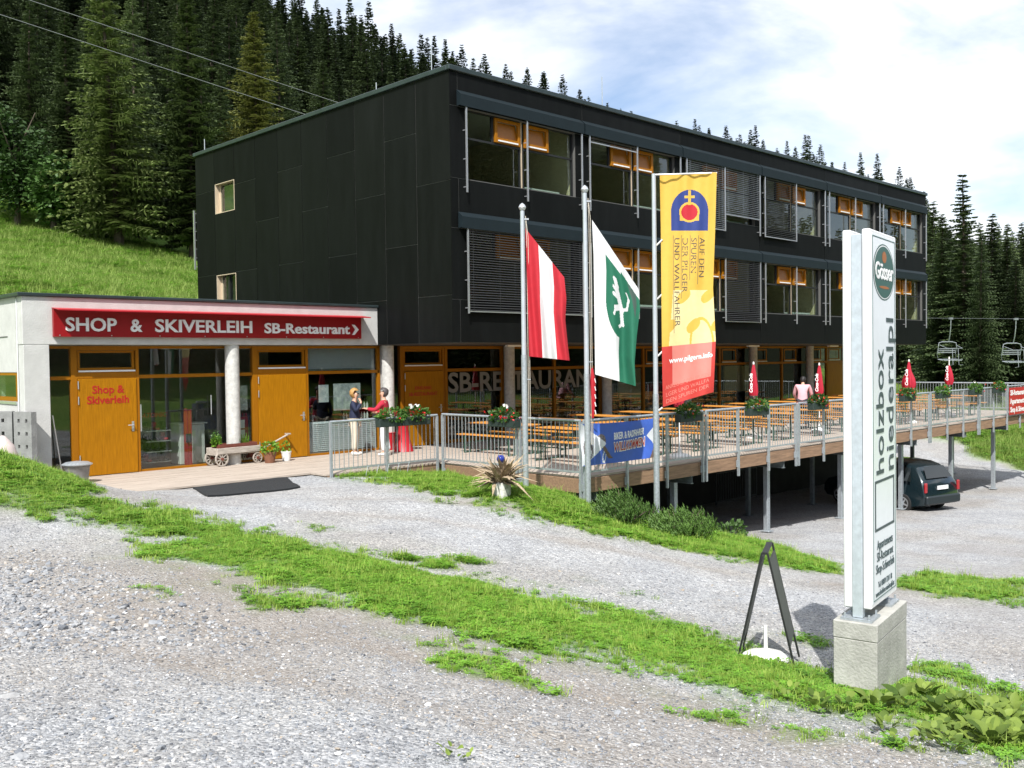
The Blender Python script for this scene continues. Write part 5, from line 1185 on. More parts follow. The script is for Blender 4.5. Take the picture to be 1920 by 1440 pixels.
# ------------------------------------------------------------ door mat, handcart, pots, planter
mat('rubber', (.013, .015, .017), .9, noise=.25, nscale=30, bump=.3, bscale=120)
c4 = [ground_at(*q) for q in ((330, 908), (507, 896), (563, 915), (390, 932))]
ctr = sum(c4, Vector())/4; b = MB(); n = 10; V = []
for top in (1, 0):
    for j in range(n+1):
        for i in range(n+1):
            u, v = i/n, j/n; q = c4[0]*(1-u)*(1-v)+c4[1]*u*(1-v)+c4[2]*u*v+c4[3]*(1-u)*v; V.append(Vector((q.x, q.y, sgz(q.x, q.y)+(.022 if top else -.05)+.012))-ctr)
F = []; m_ = (n+1)**2
for j in range(n):
    for i in range(n): a = j*(n+1)+i; F.append((a, a+1, a+n+2, a+n+1))
rim = [i for i in range(n+1)]+[(j+1)*(n+1)-1 for j in range(1, n+1)]+[n*(n+1)+i for i in range(n-1, -1, -1)]+[j*(n+1) for j in range(n-1, 0, -1)]
for k in range(len(rim)): a, c = rim[k], rim[(k+1) % len(rim)]; F.append((a, a+m_, c+m_, c))
b.add(V, F); o = b.build('rubber_mat', 'rubber'); o.location = ctr; tag(o, 'dark rubber mat lying on the gravel before the boardwalk', 'mat')
mat('old_wood', (.36, .31, .26), .85, noise=.35, nscale=5, stretch=(.8, 6, 6), c2=(.55, .50, .44)); mat('rust_red', (.16, .045, .03), .7, noise=.25, nscale=9); mat('terracotta', (.20, .085, .045), .8, noise=.2); mat('soil', (.05, .035, .025), .95, noise=.3, nscale=30)
W0 = plane_at(415, 875, 2, 0); W1 = plane_at(482, 868, 2, 0); dv = (W1-W0); dv.z = 0; Lc = dv.length; ra = math.atan2(dv.y, dv.x)
ct = thing('handcart', 'old wooden handcart planted with herbs on the boardwalk', 'handcart', (W0.x, W0.y+.22, .004), ra)
def spoke_wheel(x, y, r, name='wheel'):
    b = MB(); n = 24
    for k in range(n):
        a0, a1 = 2*PI*k/n, 2*PI*(k+1)/n; P = lambda a, rr_: Vector((x+rr_*math.cos(a), 0, r+rr_*math.sin(a)))
        v = [P(a0, r), P(a1, r), P(a1, r*.84), P(a0, r*.84)]; b.add([q+Vector((0, y-.018, 0)) for q in v]+[q+Vector((0, y+.018, 0)) for q in v], [(0, 1, 2, 3), (7, 6, 5, 4), (0, 4, 5, 1), (2, 6, 7, 3)])
    w = b.build(name, 'old_wood', ct)
    for k in range(9):
        a = 2*PI*k/9; MB().bar((x, y, r), (x+r*.86*math.cos(a), y, r+r*.86*math.sin(a)), .022, .018, upv=(0, 1, 0)).build('spoke', 'old_wood', w)
    b = MB(); b.tube([(x, y-.04, r), (x, y+.04, r)], .035, 10); b.build('hub', 'rust_red', w); return w
for y in (-.22, .22): spoke_wheel(0, y, .17); spoke_wheel(Lc, y, .125)
b = MB(); b.tube([(0, -.25, .17), (0, .25, .17)], .015, 8); b.tube([(Lc, -.25, .125), (Lc, .25, .125)], .015, 8); b.box(Lc-.06, Lc+.06, -.1, .1, .13, .27); b.build('axle', 'rust_red', ct)
b = MB(); b.box(-.12, Lc+.08, -.24, -.21, .28, .42); b.box(-.12, Lc+.08, .21, .24, .28, .42); b.box(-.12, -.09, -.21, .21, .28, .42); b.box(Lc+.05, Lc+.08, -.21, .21, .28, .42); b.box(-.12, Lc+.08, -.21, .21, .25, .279); b.build('cart_box', 'old_wood', ct, bevel=.006)
b = MB(); b.box(-.02, Lc+.03, -.17, -.15, .36, .50); b.box(-.02, Lc+.03, .15, .17, .36, .50); b.box(-.02, 0, -.15, .15, .36, .50); b.box(Lc+.01, Lc+.03, -.15, .15, .36, .50); b.build('planter_tray', 'rust_red', ct)
MB().box(.0, Lc+.01, -.15, .15, .36, .46).build('soil', 'soil', ct)
MB().bar((Lc+.08, 0, .22), (Lc+1.0, -.10, .62), .045, .035).build('drawbar', 'old_wood', ct, bevel=.008)
MB().bar((Lc+.97, -.20, .63), (Lc+.97, .02, .62), .03).build('handle', 'old_wood', ct)
for k, (xx, hh, sd) in enumerate(((.10, .16, 3), (.42, .36, 4), (Lc*.75, .24, 5), (Lc*.95, .15, 6))):
    leaf_ball(sd, 120, .10 if k != 1 else .07, .10, hh/2, .46+hh/2, .055).build('herb', 'pot_leaf' if k != 1 else 'geranium_leaf', ct, fix=False)
b = MB(); rr = random.Random(5)
for k in range(60): 
    x = rr.uniform(.45, Lc*.9); y = rr.uniform(-.1, .1); b.tube([(x, y, .45), (x+rr.uniform(-.06, .06), y+rr.uniform(-.05, .05), .45+rr.uniform(.12, .26))], .004, 3)
b.build('chives', 'pot_leaf', ct, fix=False)
for (px, py, r, h, m, nm, lb, sd, pr_) in ((506, 868, .15, .26, 'terracotta', 'plant_pot', 'brown pot of bright green foliage behind the handcart drawbar', 31, .21), (537, 864, .12, .23, 'white_plastic', 'plant_pot', 'small white pot with a sparse plant before the second orange door', 32, .10)):
    q = plane_at(px, py, 2, 0); o = thing(nm, lb, 'plant pot', (q.x, q.y, .004))
    MB().lathe([(r*.75, 0), (r, h*.9), (r*1.06, h*.9), (r*1.06, h), (r*.9, h), (r*.88, h*.9)], 20).build('pot', m, o, smooth=True)
    leaf_ball(sd, 260 if pr_ > .15 else 60, pr_, pr_, .15, h+.10, .065).build('foliage', 'pot_leaf', o, fix=False)
q = plane_at(757, 846, 2, 0); o = thing('red_planter', 'red hourglass-shaped stand under the flowers by the entrance door', 'stand', (q.x, q.y, .004))
MB().lathe([(.27, 0), (.25, .03), (.17, .35), (.13, .60), (.16, .80), (.27, 1.03), (.30, 1.05), (.30, 1.08)], 24).build('stand', 'red_paint', o, smooth=True)
q = plane_at(737, 845, 2, 0); o = thing('waste_bin', 'small red bin with a white print beside the red stand', 'bin', (q.x+.1, q.y+.25, .004))
MB().lathe([(.11, 0), (.14, .44), (.15, .45), (.15, .47), (.12, .47)], 18).build('body', 'red_paint', o, smooth=True)
vdd = Vector((CAM.x-q.x, CAM.y-q.y, 0)).normalized()
lettering('print', 'S&R', .10, 'white_letter', plane_M(vdd*.142+Vector((-vdd.y, vdd.x, 0))*-.07+Vector((0, 0, .22)), (-vdd.y, vdd.x, 0), (0, 0, 1)), o, bold=.004) if False else MB().box(-.145, -.139, -.06, .06, .2, .33).build('print', 'white_letter', o)
# grey tub with lid, left of the first door
q = plane_at(97, 892, 2, 0.05); o = thing('grey_tub', 'grey tub with a lid standing left of the first orange door', 'tub', (-8.02, 2.45, .004))
MB().lathe([(.20, 0), (.24, .32), (.25, .33), (.25, .36)], 20).build('tub', 'concrete_grey', o, smooth=True); MB().lathe([(.29, .361), (.30, .38), (.22, .42), (.05, .44)], 20).build('lid', 'galv', o, smooth=True)
b = MB(); b.tube([(-8.02, 3.25, .0), (-8.16, 3.36, 1.35)], .012, 6); o = b.build('broom', 'white_plastic'); tag(o, 'thin white pole leaning against the narrow window beside the door', 'pole')
# concrete elements with holes at the left
for k, (px0, px1, lb) in enumerate(((-34, 22, 'grey concrete slab with round holes cut by the left picture edge'), (25, 58, 'grey perforated concrete slab standing before the annex corner'))):
    a = at_px(px0, 772, 19.4); c = at_px(px1, 772, 19.4-.25*k); zt = a.z; o = thing('perforated_block', lb, 'concrete block', (a.x, a.y, gz(a.x, a.y)-.1), math.atan2(c.y-a.y, c.x-a.x), 'perforated concrete slabs')
    w_ = (Vector((c.x, c.y, 0))-Vector((a.x, a.y, 0))).length; hh = zt-o.location.z; hl = []
    for zz in np.arange(hh-1.0, hh-.1, .26):
        for xx in ((.28, .72) if k == 1 else (.3, .7)): hl.append((w_*xx-.035, w_*xx+.035, zz, zz+.075))
    front_wall(MB(), 0, w_, 0, .12, 0, hh, hl).build('slab', 'concrete_grey', o)
q = at_px(4, 832, 17.2); o = thing('pale_tarpaulin', 'pale pinkish cover heaped at the left picture edge by the slabs', 'cover', (q.x, q.y, gz(q.x, q.y)-.1)); mat('pinkish', (.55, .46, .44), .7, noise=.12)
MB().lathe([(.30, 0), (.27, .22), (.20, .42), (.06, .58), (0, .60)], 9).build('cover', 'pinkish', o, smooth=True)

# ------------------------------------------------------------ dry plant in a tub, bushes, weeds
mat('dry_leaf', (.30, .21, .12), .8, noise=.45, nscale=14, c2=(.50, .40, .27)); mat('birch', (.55, .53, .48), .85, noise=.5, nscale=12, c2=(.75, .74, .70)); mat('blue_ball', (.01, .025, .22), .08, coat=.5)
q = ground_at(940, 930); o = thing('dry_plant_tub', 'dried brown plant arrangement in a pale log tub on the grass bank', 'plant', (q.x, q.y, q.z-.03))
MB().lathe([(.16, 0), (.175, .12), (.165, .27), (.14, .28)], 14).build('tub', 'birch', o, smooth=True)
rr = random.Random(8)
for k in range(110):
    a = rr.uniform(0, 2*PI); el = rr.uniform(-.05, 1.2); ln = rr.uniform(.35, .78); d = Vector((math.cos(a)*math.cos(el), math.sin(a)*math.cos(el), math.sin(el))); s = d.cross(Vector((0, 0, 1))).normalized()*rr.uniform(.02, .055)
    p0 = Vector((rr.uniform(-.08, .08), rr.uniform(-.08, .08), .26)); p1 = p0+d*ln*.5; p2 = p0+d*ln+Vector((0, 0, -ln*rr.uniform(.05, .4))); c = Vector((0, 0, .02)); b = MB()
    b.add([p0-s*.4, p0+s*.4, p1+s, p2, p1-s, p1+c], [(0, 1, 2, 5), (0, 5, 4), (5, 2, 3), (5, 3, 4)]); b.build('dry_leaf', 'dry_leaf', o, fix=False)
b = MB(); b.lathe([(0, .62), (.05, .63), (.075, .68), (.075, .70), (.05, .755), (0, .765)], 18); b.build('glass_ball', 'blue_ball', o, smooth='all'); MB().tube([(0, 0, .3), (0, 0, .63)], .008, 6).build('stick', 'white_plastic', o)
def pine_bush(label, px, py, rx, h, seed, n=420, group='dwarf pines below the terrace'):
    q = ground_at(px, py); o = thing('dwarf_pine', label, 'bush', (q.x, q.y, q.z-.05), 0, group); rr = random.Random(seed); b = MB(); st = MB()
    for k in range(n):
        v = Vector((rr.gauss(0, 1), rr.gauss(0, 1), abs(rr.gauss(0, .8)))).normalized()*(.35+.65*rr.random()**.5)*(1+.18*math.sin(5*math.atan2(1, 1)*k)); P = Vector((v.x*rx, v.y*rx*.8, .05+v.z*h*.82)); d = (v*.5+Vector((rr.uniform(-.3, .3), rr.uniform(-.3, .3), 1.))).normalized(); ln = rr.uniform(.10, .19)
        if k % 9 == 0: st.tube([(P.x*.15, P.y*.15, 0), P*.6, P+d*ln], [.018, .012, .004], 4, cap=False)
        for j in range(12):
            t = j/12.; a = j*2.4; e = (Vector((math.cos(a), math.sin(a), .9))+d*.6).normalized()*.06; s = e.cross(d).normalized()*.009; c = P+d*ln*t; b.add([c-s, c+s, c+e], [(0, 1, 2)])
    b.build('needles', 'pine_needles', o, fix=False); st.build('branch', 'bark', o, fix=False)
pine_bush('bushy dwarf pine between the second and third flagpole', 1158, 975, .52, .50, 3, 640); pine_bush('wider dwarf pine right of the yellow banner pole', 1275, 1004, .66, .45, 4, 800); pine_bush('low dwarf pine sprig just left of the third flagpole', 1216, 986, .25, .38, 5, 130)
q = ground_at(1372, 1008); o = thing('weed_clump', 'small leafy weeds at the foot of the bank near the first deck post', 'plant', (q.x, q.y, q.z-.03)); leaf_ball(77, 260, .34, .3, .22, .16, .09).build('foliage', 'bush_leaf', o, fix=False)
LEAVES = []
for s in range(5):
    rr = random.Random(100+s); L1 = 1.; b = MB(); n = 7; V = []; F = []; wv = rr.uniform(.30, .42); cv = rr.uniform(.1, .45)
    for k in range(n+1):
        t = k/n; w = wv*math.sin(PI*min(1, t*.92+.08))**.75*(1.15-.35*t)+.004; zz = .35*t-cv*t*t; V += [(t, -w, zz+.10*w*2+rr.uniform(-.02, .02)), (t, 0, zz-.03), (t, w, zz+.10*w*2+rr.uniform(-.02, .02))]
    for k in range(n):
        for j in (0, 1): a = 3*k+j; F.append((a, a+1, a+4, a+3))
    b.add(V, F); me = mk_mesh(b, 'leaf', 'big_leaf'); me.polygons.foreach_set('use_smooth', [True]*len(F)); LEAVES.append(me)
def dock(label, px, py, n, size, seed, up_=.5):
    q = ground_at(px, py); o = thing('dock_plant', label, 'plant', (q.x, q.y, q.z-.01), 0, 'large-leaved plants by the sign'); rr = random.Random(seed)
    for k in range(n):
        s = size*rr.uniform(.6, 1.15); l = link('leaf', rr.choice(LEAVES), o); a = 2*PI*k/n+rr.uniform(-.4, .4); l.scale = (s, s, s); el = rr.uniform(.15, up_*1.6); st_ = rr.uniform(.02, .10)
        l.location = (math.cos(a)*st_, math.sin(a)*st_, rr.uniform(.02, .10)); l.rotation_euler = (rr.uniform(-.4, .4), -el, a)
dl = [(1478, 1312, 5, .13, 'low broad-leaved plant at the left end of the leafy patch'), (1530, 1330, 6, .15, 'broad-leaved plant in the grass left of the concrete block'), (1590, 1335, 5, .13, 'small broad-leaved plant before the left face of the concrete block'), (1648, 1330, 6, .24, 'upright pale green dock before the corner of the concrete block'), (1690, 1325, 6, .22, 'yellowish dock leaves against the right face of the concrete block'), (1728, 1312, 5, .24, 'tall narrow dock leaf right of the concrete block'), (1760, 1345, 7, .20, 'leafy dock in the front of the patch right of the block'), (1800, 1330, 6, .19, 'dock in the middle of the patch, behind the larger front leaves'), (1800, 1375, 7, .22, 'low spreading broad leaves at the patch front edge'), (1850, 1350, 6, .20, 'dense broad leaves in the middle right of the patch'), (1860, 1400, 7, .24, 'large flat leaves near the lower right corner'), (1900, 1345, 6, .19, 'dark green leaves at the right picture edge behind the others'), (1910, 1400, 7, .24, 'large leaves cut by the right picture edge'), (1880, 1325, 5, .16, 'small leaves along the gravel behind the patch'), (1700, 1405, 6, .10, 'small lone green rosette on the gravel in front of the patch'), (852, 1432, 4, .07, 'tiny green weed on the gravel at the bottom of the picture'), (1660, 1375, 5, .14, 'single dock rosette in the short grass below the block')]
for i, (px, py, n, s, lb) in enumerate(dl): dock(lb, px, py, n+9, s*.55, 300+i, .55)
rr = random.Random(3)
for i in range(34): dock('low broad-leaved plant filling the leafy patch right of the concrete block', rr.uniform(1740, 1915), rr.uniform(1325, 1410), 12, rr.uniform(.05, .10), 500+i, .45)
# loose larger stones
for i, (px, py, s, lb) in enumerate(((1003, 1358, .055, 'pale pink stone lying alone on the gravel in the middle'), (38, 1420, .075, 'flat pale stone at the bottom left corner'), (12, 1308, .085, 'flat dark grey stone at the left picture edge'), (257, 1282, .05, 'grey split stone in the left gravel'), (168, 1186, .06, 'bluish stone at the end of the tipped rubble'), (540, 1346, .06, 'pair-sized pale stone in the middle gravel'), (636, 1332, .05, 'white angular stone on the tyre track'), (72, 1103, .05, 'reddish brown stone on the tipped rubble'), (138, 1088, .07, 'tan block of stone on the tipped rubble'), (1190, 1397, .045, 'ochre stone on the gravel below the verge'))):
    q = ground_at(px, py); me = rock_proto(60+i, 2).data; o = link('stone', me); o.location = (q.x, q.y, q.z+s*.2); s *= .75; o.scale = (s, s, s*.7); o.location.z = q.z-s*.1; o.rotation_euler = (0, 0, i*1.3); tag(o, lb, 'stone', 'single larger stones')

# ------------------------------------------------------------ people
mat('skin', (.55, .32, .22), .55, noise=.06); mat('hair_blond', (.42, .24, .08), .6, noise=.3, nscale=30); mat('hair_grey', (.07, .06, .06), .6, noise=.35, nscale=30); mat('hair_dark', (.012, .010, .010), .6)
mat('navy', (.012, .018, .05), .8, noise=.2, nscale=12, bump=.2, bscale=15); mat('cream', (.62, .56, .45), .85, noise=.08, bump=.2, bscale=12); mat('cardigan_red', (.42, .015, .04), .85, noise=.12, bump=.2, bscale=15); mat('white_cloth', (.74, .75, .78), .85, noise=.05, bump=.2, bscale=12); mat('pink_shirt', (.62, .34, .38), .85, noise=.08, bump=.25, bscale=10); mat('dark_cloth', (.03, .032, .04), .85, noise=.15); mat('shoe_white', (.7, .7, .68), .6)
def skin_mesh(name, V, E, Rd, m, parent, root=0, lev=2):
    me = bpy.data.meshes.new(name); me.from_pydata(V, E, []); o = bpy.data.objects.new(name, me); col.objects.link(o)
    md = o.modifiers.new('skin', 'SKIN'); md.branch_smoothing = .4; md.use_smooth_shade = True
    for i, r in enumerate(Rd): me.skin_vertices[0].data[i].radius = r if isinstance(r, tuple) else (r, r)
    me.skin_vertices[0].data[root].use_root = True
    sb = o.modifiers.new('sub', 'SUBSURF'); sb.levels = lev; sb.render_levels = lev
    dg = bpy.context.evaluated_depsgraph_get(); dg.update(); nm = bpy.data.meshes.new_from_object(o.evaluated_get(dg)); nm.materials.clear(); nm.materials.append(MATS[m])
    nm.polygons.foreach_set('use_smooth', [True]*len(nm.polygons)); bpy.data.objects.remove(o); bpy.data.meshes.remove(me)
    return link(name, nm, parent)
def person(label, loc, facing, J, top_m, leg_m, hair_m, shoe_m, hem=.80, hair=1.05, extra=None):
    """J: joint name -> (x,y,z); front is local +y"""
    o = thing('person', label, 'person', loc, math.atan2(-facing[0], facing[1]))
    names = ['pelvis', 'waist', 'chest', 'neck', 'jaw', 'head', 'crown', 'sl', 'el', 'wl', 'hl', 'sr', 'er', 'wr', 'hr', 'pl', 'kl', 'al', 'tl', 'prr', 'kr', 'ar', 'tr', 'nose']
    rad = dict(pelvis=(.135, .105), waist=(.115, .09), chest=(.14, .10), neck=.052, jaw=(.062, .068), head=(.078, .092), crown=(.055, .062), sl=.05, el=.040, wl=.028, hl=(.035, .018), sr=.05, er=.040, wr=.028, hr=(.035, .018), pl=.085, kl=.055, al=.038, tl=.032, prr=.085, kr=.055, ar=.038, tr=.032, nose=.014)
    bones = [('pelvis', 'waist'), ('waist', 'chest'), ('chest', 'neck'), ('neck', 'jaw'), ('jaw', 'head'), ('head', 'crown'), ('chest', 'sl'), ('sl', 'el'), ('el', 'wl'), ('wl', 'hl'), ('chest', 'sr'), ('sr', 'er'), ('er', 'wr'), ('wr', 'hr'), ('pelvis', 'pl'), ('pl', 'kl'), ('kl', 'al'), ('al', 'tl'), ('pelvis', 'prr'), ('prr', 'kr'), ('kr', 'ar'), ('ar', 'tr'), ('head', 'nose')]
    H = Vector(J['head']); J = dict(J); J['nose'] = tuple(H+Vector(J.get('look', (0, 1, 0)))*.105+Vector((0, 0, -.01)))
    V = [J[n] for n in names]; ix = {n: i for i, n in enumerate(names)}; E = [(ix[a], ix[b]) for a, b in bones]; Rd = [rad[n] for n in names]
    for w, h in (('wl', 'hl'), ('wr', 'hr')):                       # fingers
        hw = Vector(J[h]); d = (hw-Vector(J[w])).normalized(); s = d.cross(Vector((.2, .3, 1))).normalized()
        for k, (off, ln) in enumerate(((-.03, .055), (-.015, .075), (0, .08), (.015, .075), (.03, .06))):
            p1 = hw+s*off*(1.0 if k else 1.5)+d*ln*.5; p2 = p1+d*ln*.4+Vector((0, 0, -.02)); n = len(V); V += [tuple(p1), tuple(p2)]; Rd += [.009, .007]; E += [(ix[h], n), (n, n+1)]
    skin_mesh('body', V, E, Rd, 'skin', o)
    k = 1.24
    P = Vector(J['pelvis']); hemp = tuple(P+Vector((0, 0, hem-.92)))
    tn = ['hem', 'pelvis', 'waist', 'chest', 'nk', 'sl', 'el', 'wl', 'sr', 'er', 'wr']; JJ = dict(J); JJ['hem'] = hemp; c, nk = Vector(J['chest']), Vector(J['neck']); JJ['nk'] = tuple(c+(nk-c)*.72)
    for a, b_ in (('el', 'wl'), ('er', 'wr')): JJ[b_] = tuple(Vector(J[a])+(Vector(J[b_])-Vector(J[a]))*.92)
    ti = {n: i for i, n in enumerate(tn)}; tr = dict(hem=(.175, .145), pelvis=(.175, .145), waist=(.16, .13), chest=(.175, .135), nk=.075, sl=.075, el=.058, wl=.045, sr=.075, er=.058, wr=.045)
    skin_mesh('jacket', [JJ[n] for n in tn], [(ti[a], ti[b_]) for a, b_ in (('hem', 'pelvis'), ('pelvis', 'waist'), ('waist', 'chest'), ('chest', 'nk'), ('chest', 'sl'), ('sl', 'el'), ('el', 'wl'), ('chest', 'sr'), ('sr', 'er'), ('er', 'wr'))], [tr[n] for n in tn], top_m, o, root=1)
    ln_ = ['pelvis', 'pl', 'kl', 'al', 'prr', 'kr', 'ar']; li = {n: i for i, n in enumerate(ln_)}; lr = dict(pelvis=(.15, .12), pl=.105, kl=.080, al=.068, prr=.105, kr=.080, ar=.068); JL = dict(J); JL['al'] = tuple(Vector(J['al'])+Vector((0, 0, .03))); JL['ar'] = tuple(Vector(J['ar'])+Vector((0, 0, .03)))
    skin_mesh('trousers', [JL[n] for n in ln_], [(li[a], li[b_]) for a, b_ in (('pelvis', 'pl'), ('pl', 'kl'), ('kl', 'al'), ('pelvis', 'prr'), ('prr', 'kr'), ('kr', 'ar'))], [lr[n] for n in ln_], leg_m, o)
    for a, t in (('al', 'tl'), ('ar', 'tr')):
        A = Vector(J[a]); T = Vector(J[t]); bk = A-(T-A)*.35; bk.z = .045; skin_mesh('shoe', [tuple(bk), (A.x, A.y, .055), tuple(T+(T-A)*.25)], [(0, 1), (1, 2)], [.042, .048, (.042, .032)], shoe_m, o, root=1)
    bm = bmesh.new(); bmesh.ops.create_icosphere(bm, subdivisions=3, radius=1); rr = random.Random(len(label)); lk = Vector(J.get('look', (0, 1, 0))); sdv = Vector((lk.y, -lk.x, 0))
    for v in list(bm.verts):
        f = v.co.y; 
        if f > .30 and v.co.z < .42 or v.co.z < -.95: bm.verts.remove(v); continue
        q = v.co*(1+rr.uniform(-.07, .07)); v.co = H+Vector((0, 0, .035))-lk*.012+(sdv*q.x*.098+lk*q.y*.112+Vector((0, 0, 1))*q.z*.118)*hair
    me = bpy.data.meshes.new('hair'); bm.to_mesh(me); bm.free(); me.materials.append(MATS[hair_m]); me.polygons.foreach_set('use_smooth', [True]*len(me.polygons)); link('hair', me, o)
    b = MB()
    for s in (-1, 1): b.box(-.011, .011, -.006, .006, -.006, .006, M=Matrix.Translation(H+lk*.088+sdv*s*.032+Vector((0, 0, .012))))
    b.build('eye', 'hair_dark', o); MB().box(-.02, .02, -.004, .004, -.004, .004, M=Matrix.Translation(H+lk*.086+Vector((0, 0, -.055)))@Matrix.Rotation(math.atan2(-lk.x, lk.y), 4, 'Z')).build('mouth', 'cardigan_red', o)
    return o
std = dict(pelvis=(0, 0, .92), waist=(0, 0, 1.08), chest=(0, 0, 1.26), neck=(0, .0, 1.405), jaw=(0, .02, 1.475), head=(0, .015, 1.545), crown=(0, .0, 1.615), pl=(-.09, 0, .86), kl=(-.095, .015, .48), al=(-.10, 0, .085), tl=(-.115, .13, .04), prr=(.09, 0, .86), kr=(.095, .015, .48), ar=(.10, 0, .085), tr=(.115, .13, .04), sl=(-.175, 0, 1.34), el=(-.23, -.02, 1.08), wl=(-.20, .12, .90), hl=(-.19, .16, .83), sr=(.175, 0, 1.34), er=(.23, -.02, 1.08), wr=(.20, .12, .90), hr=(.19, .16, .83))
J1 = dict(std); J1.update(er=(.22, .10, 1.12), wr=(.07, .20, 1.34), hr=(.04, .16, 1.41), el=(-.22, -.03, 1.08), wl=(-.19, .06, .86), hl=(-.185, .09, .79), tl=(-.13, .12, .04), al=(-.11, -.02, .085), look=(0, 1, 0))
w1 = person('blond woman in a navy jacket and cream trousers before the shop window', (-1.03, 2.70, .006), (.62, -.78), J1, 'navy', 'cream', 'hair_blond', 'shoe_white', hem=.74, hair=1.14)
MB().box(-.07, .07, .098, .108, 1.545, 1.575).build('sunglasses', 'hair_dark', w1)
J2 = dict(std); J2.update(el=(-.24, .16, 1.16), wl=(-.12, .42, 1.19), hl=(-.08, .49, 1.20), er=(.22, .10, 1.10), wr=(.05, .24, 1.08), hr=(.0, .28, 1.09), ar=(.11, -.06, .085), tr=(.14, .07, .04), kr=(.10, 0, .48), look=(-.35, .94, 0))
for k in ('pelvis', 'waist', 'chest', 'neck', 'jaw', 'head', 'crown', 'sl', 'sr'): q = J2[k]; J2[k] = (q[0], q[1], q[2]+.02)
person('grey-haired woman in a red cardigan and white trousers, arm stretched out', (-.66, 1.93, .006), (-.62, .78), J2, 'cardigan_red', 'white_cloth', 'hair_grey', 'shoe_white', hem=.76, hair=1.08)
J3 = dict(std); J3.update(pelvis=(0, -.05, .97), waist=(0, .02, 1.13), chest=(0, .13, 1.32), neck=(0, .26, 1.45), jaw=(0, .32, 1.50), head=(0, .35, 1.55), crown=(0, .37, 1.61), sl=(-.20, .14, 1.40), el=(-.27, .22, 1.12), wl=(-.22, .38, .93), hl=(-.20, .44, .87), sr=(.20, .14, 1.40), er=(.27, .22, 1.12), wr=(.22, .38, .93), hr=(.20, .44, .87), kl=(-.1, .02, .50), kr=(.1, .02, .50), pl=(-.09, -.04, .90), prr=(.09, -.04, .90))
person('man in a pink shirt leaning forward among the terrace tables', (13.45, -1.85, .006), (.9, .43), J3, 'pink_shirt', 'dark_cloth', 'hair_dark', 'black_plastic', hem=.84, hair=1.03)

# ------------------------------------------------------------ parked car, nose in under the terrace
mat('car_paint', (.010, .022, .028), .25, metal=.3, noise=.05, coat=.8); mat('car_glass', (.012, .016, .017), .06, spec=.8); mat('tyre', (.018, .018, .018), .85); mat('tail_red', (.32, .01, .015), .25, coat=.5); mat('bumper', (.011, .018, .022), .45)
cq = plane_at(1720, 950, 2, -2.62); CX, CY = cq.x-1.05, cq.y-.70; CZ = sgz(CX+.85, CY+2)
car = thing('parked_car', 'dark green-blue compact van parked nose-in below the terrace', 'car', (CX, CY, CZ), R(-14))
prof = [(0.03, .30), (-.02, .45), (0.0, .62), (.03, .80), (.09, .98), (.20, 1.16), (.40, 1.40), (.58, 1.52), (.85, 1.60), (1.4, 1.64), (1.9, 1.63), (2.3, 1.55), (3.05, 1.06), (3.35, .98), (3.95, .82), (4.12, .62), (4.15, .40), (4.0, .24), (3.75, .22), (3.70, .34), (3.58, .48), (3.38, .52), (3.18, .48), (3.06, .34), (3.0, .20), (1.2, .20), (1.14, .34), (1.02, .48), (.82, .52), (.62, .48), (.50, .34), (.45, .22)]
HW = .86; st_ = [(-1, .955), (-.96, .98), (-.86, 1.), (.86, 1.), (.96, .98), (1, .955)]; V = []; F = []; n = len(prof); cy_, cz_ = 2.05, .8
for s, sc2 in st_:
    for (y, z) in prof:
        hw = HW*(1-.24*max(0, (z-.95))/.7)
        V.append((.86+s*hw, cy_+(y-cy_)*sc2, cz_+(z-cz_)*(sc2 if z > .5 else 1)))
for k in range(5):
    for i in range(n): F.append((k*n+i, k*n+(i+1) % n, (k+1)*n+(i+1) % n, (k+1)*n+i))
F += [tuple(range(n)), tuple(reversed(range(5*n, 6*n)))]
b = MB(); b.add(V, F); b.build('body', 'car_paint', car, smooth=True)
def car_side(poly, x_off, m, name):
    b = MB(); vs = []
    for (y, z) in poly: vs.append((.86-(HW*(1-.24*max(0, (z-.95))/.7))-x_off, y, z))
    b.add(vs, [tuple(range(len(vs)))]); return b.build(name, m, car, fix=False)
car_side([(.55, 1.02), (.62, 1.42), (.95, 1.50), (1.05, 1.04)], -.012+.02, 'car_glass', 'quarter_window'); car_side([(1.12, 1.04), (1.02, 1.51), (1.85, 1.50), (1.90, 1.03)], .008, 'car_glass', 'side_window'); car_side([(1.97, 1.03), (1.92, 1.49), (2.22, 1.46), (2.85, 1.05)], .008, 'car_glass', 'side_window')
b = MB(); b.add([(.22, .145, 1.12), (1.50, .145, 1.12), (1.36, .36, 1.47), (.36, .36, 1.47)], [(0, 1, 2, 3)]); rw = b.build('rear_window', 'car_glass', car, fix=False); rw.location = (0, -.02, .02)
for s in (0, 1):
    x = .05+s*1.62; b = MB(); b.box(x-.06, x+.06, -.005, .06, .70, 1.02); b.build('tail_light', 'tail_red', car, bevel=.02)
MB().box(.02, 1.70, -.06, .16, .32, .60).build('bumper', 'bumper', car, bevel=.04)
pl = MB().box(.60, 1.12, -.012, .02, .78, .90).build('number_plate', 'white_paint', car)
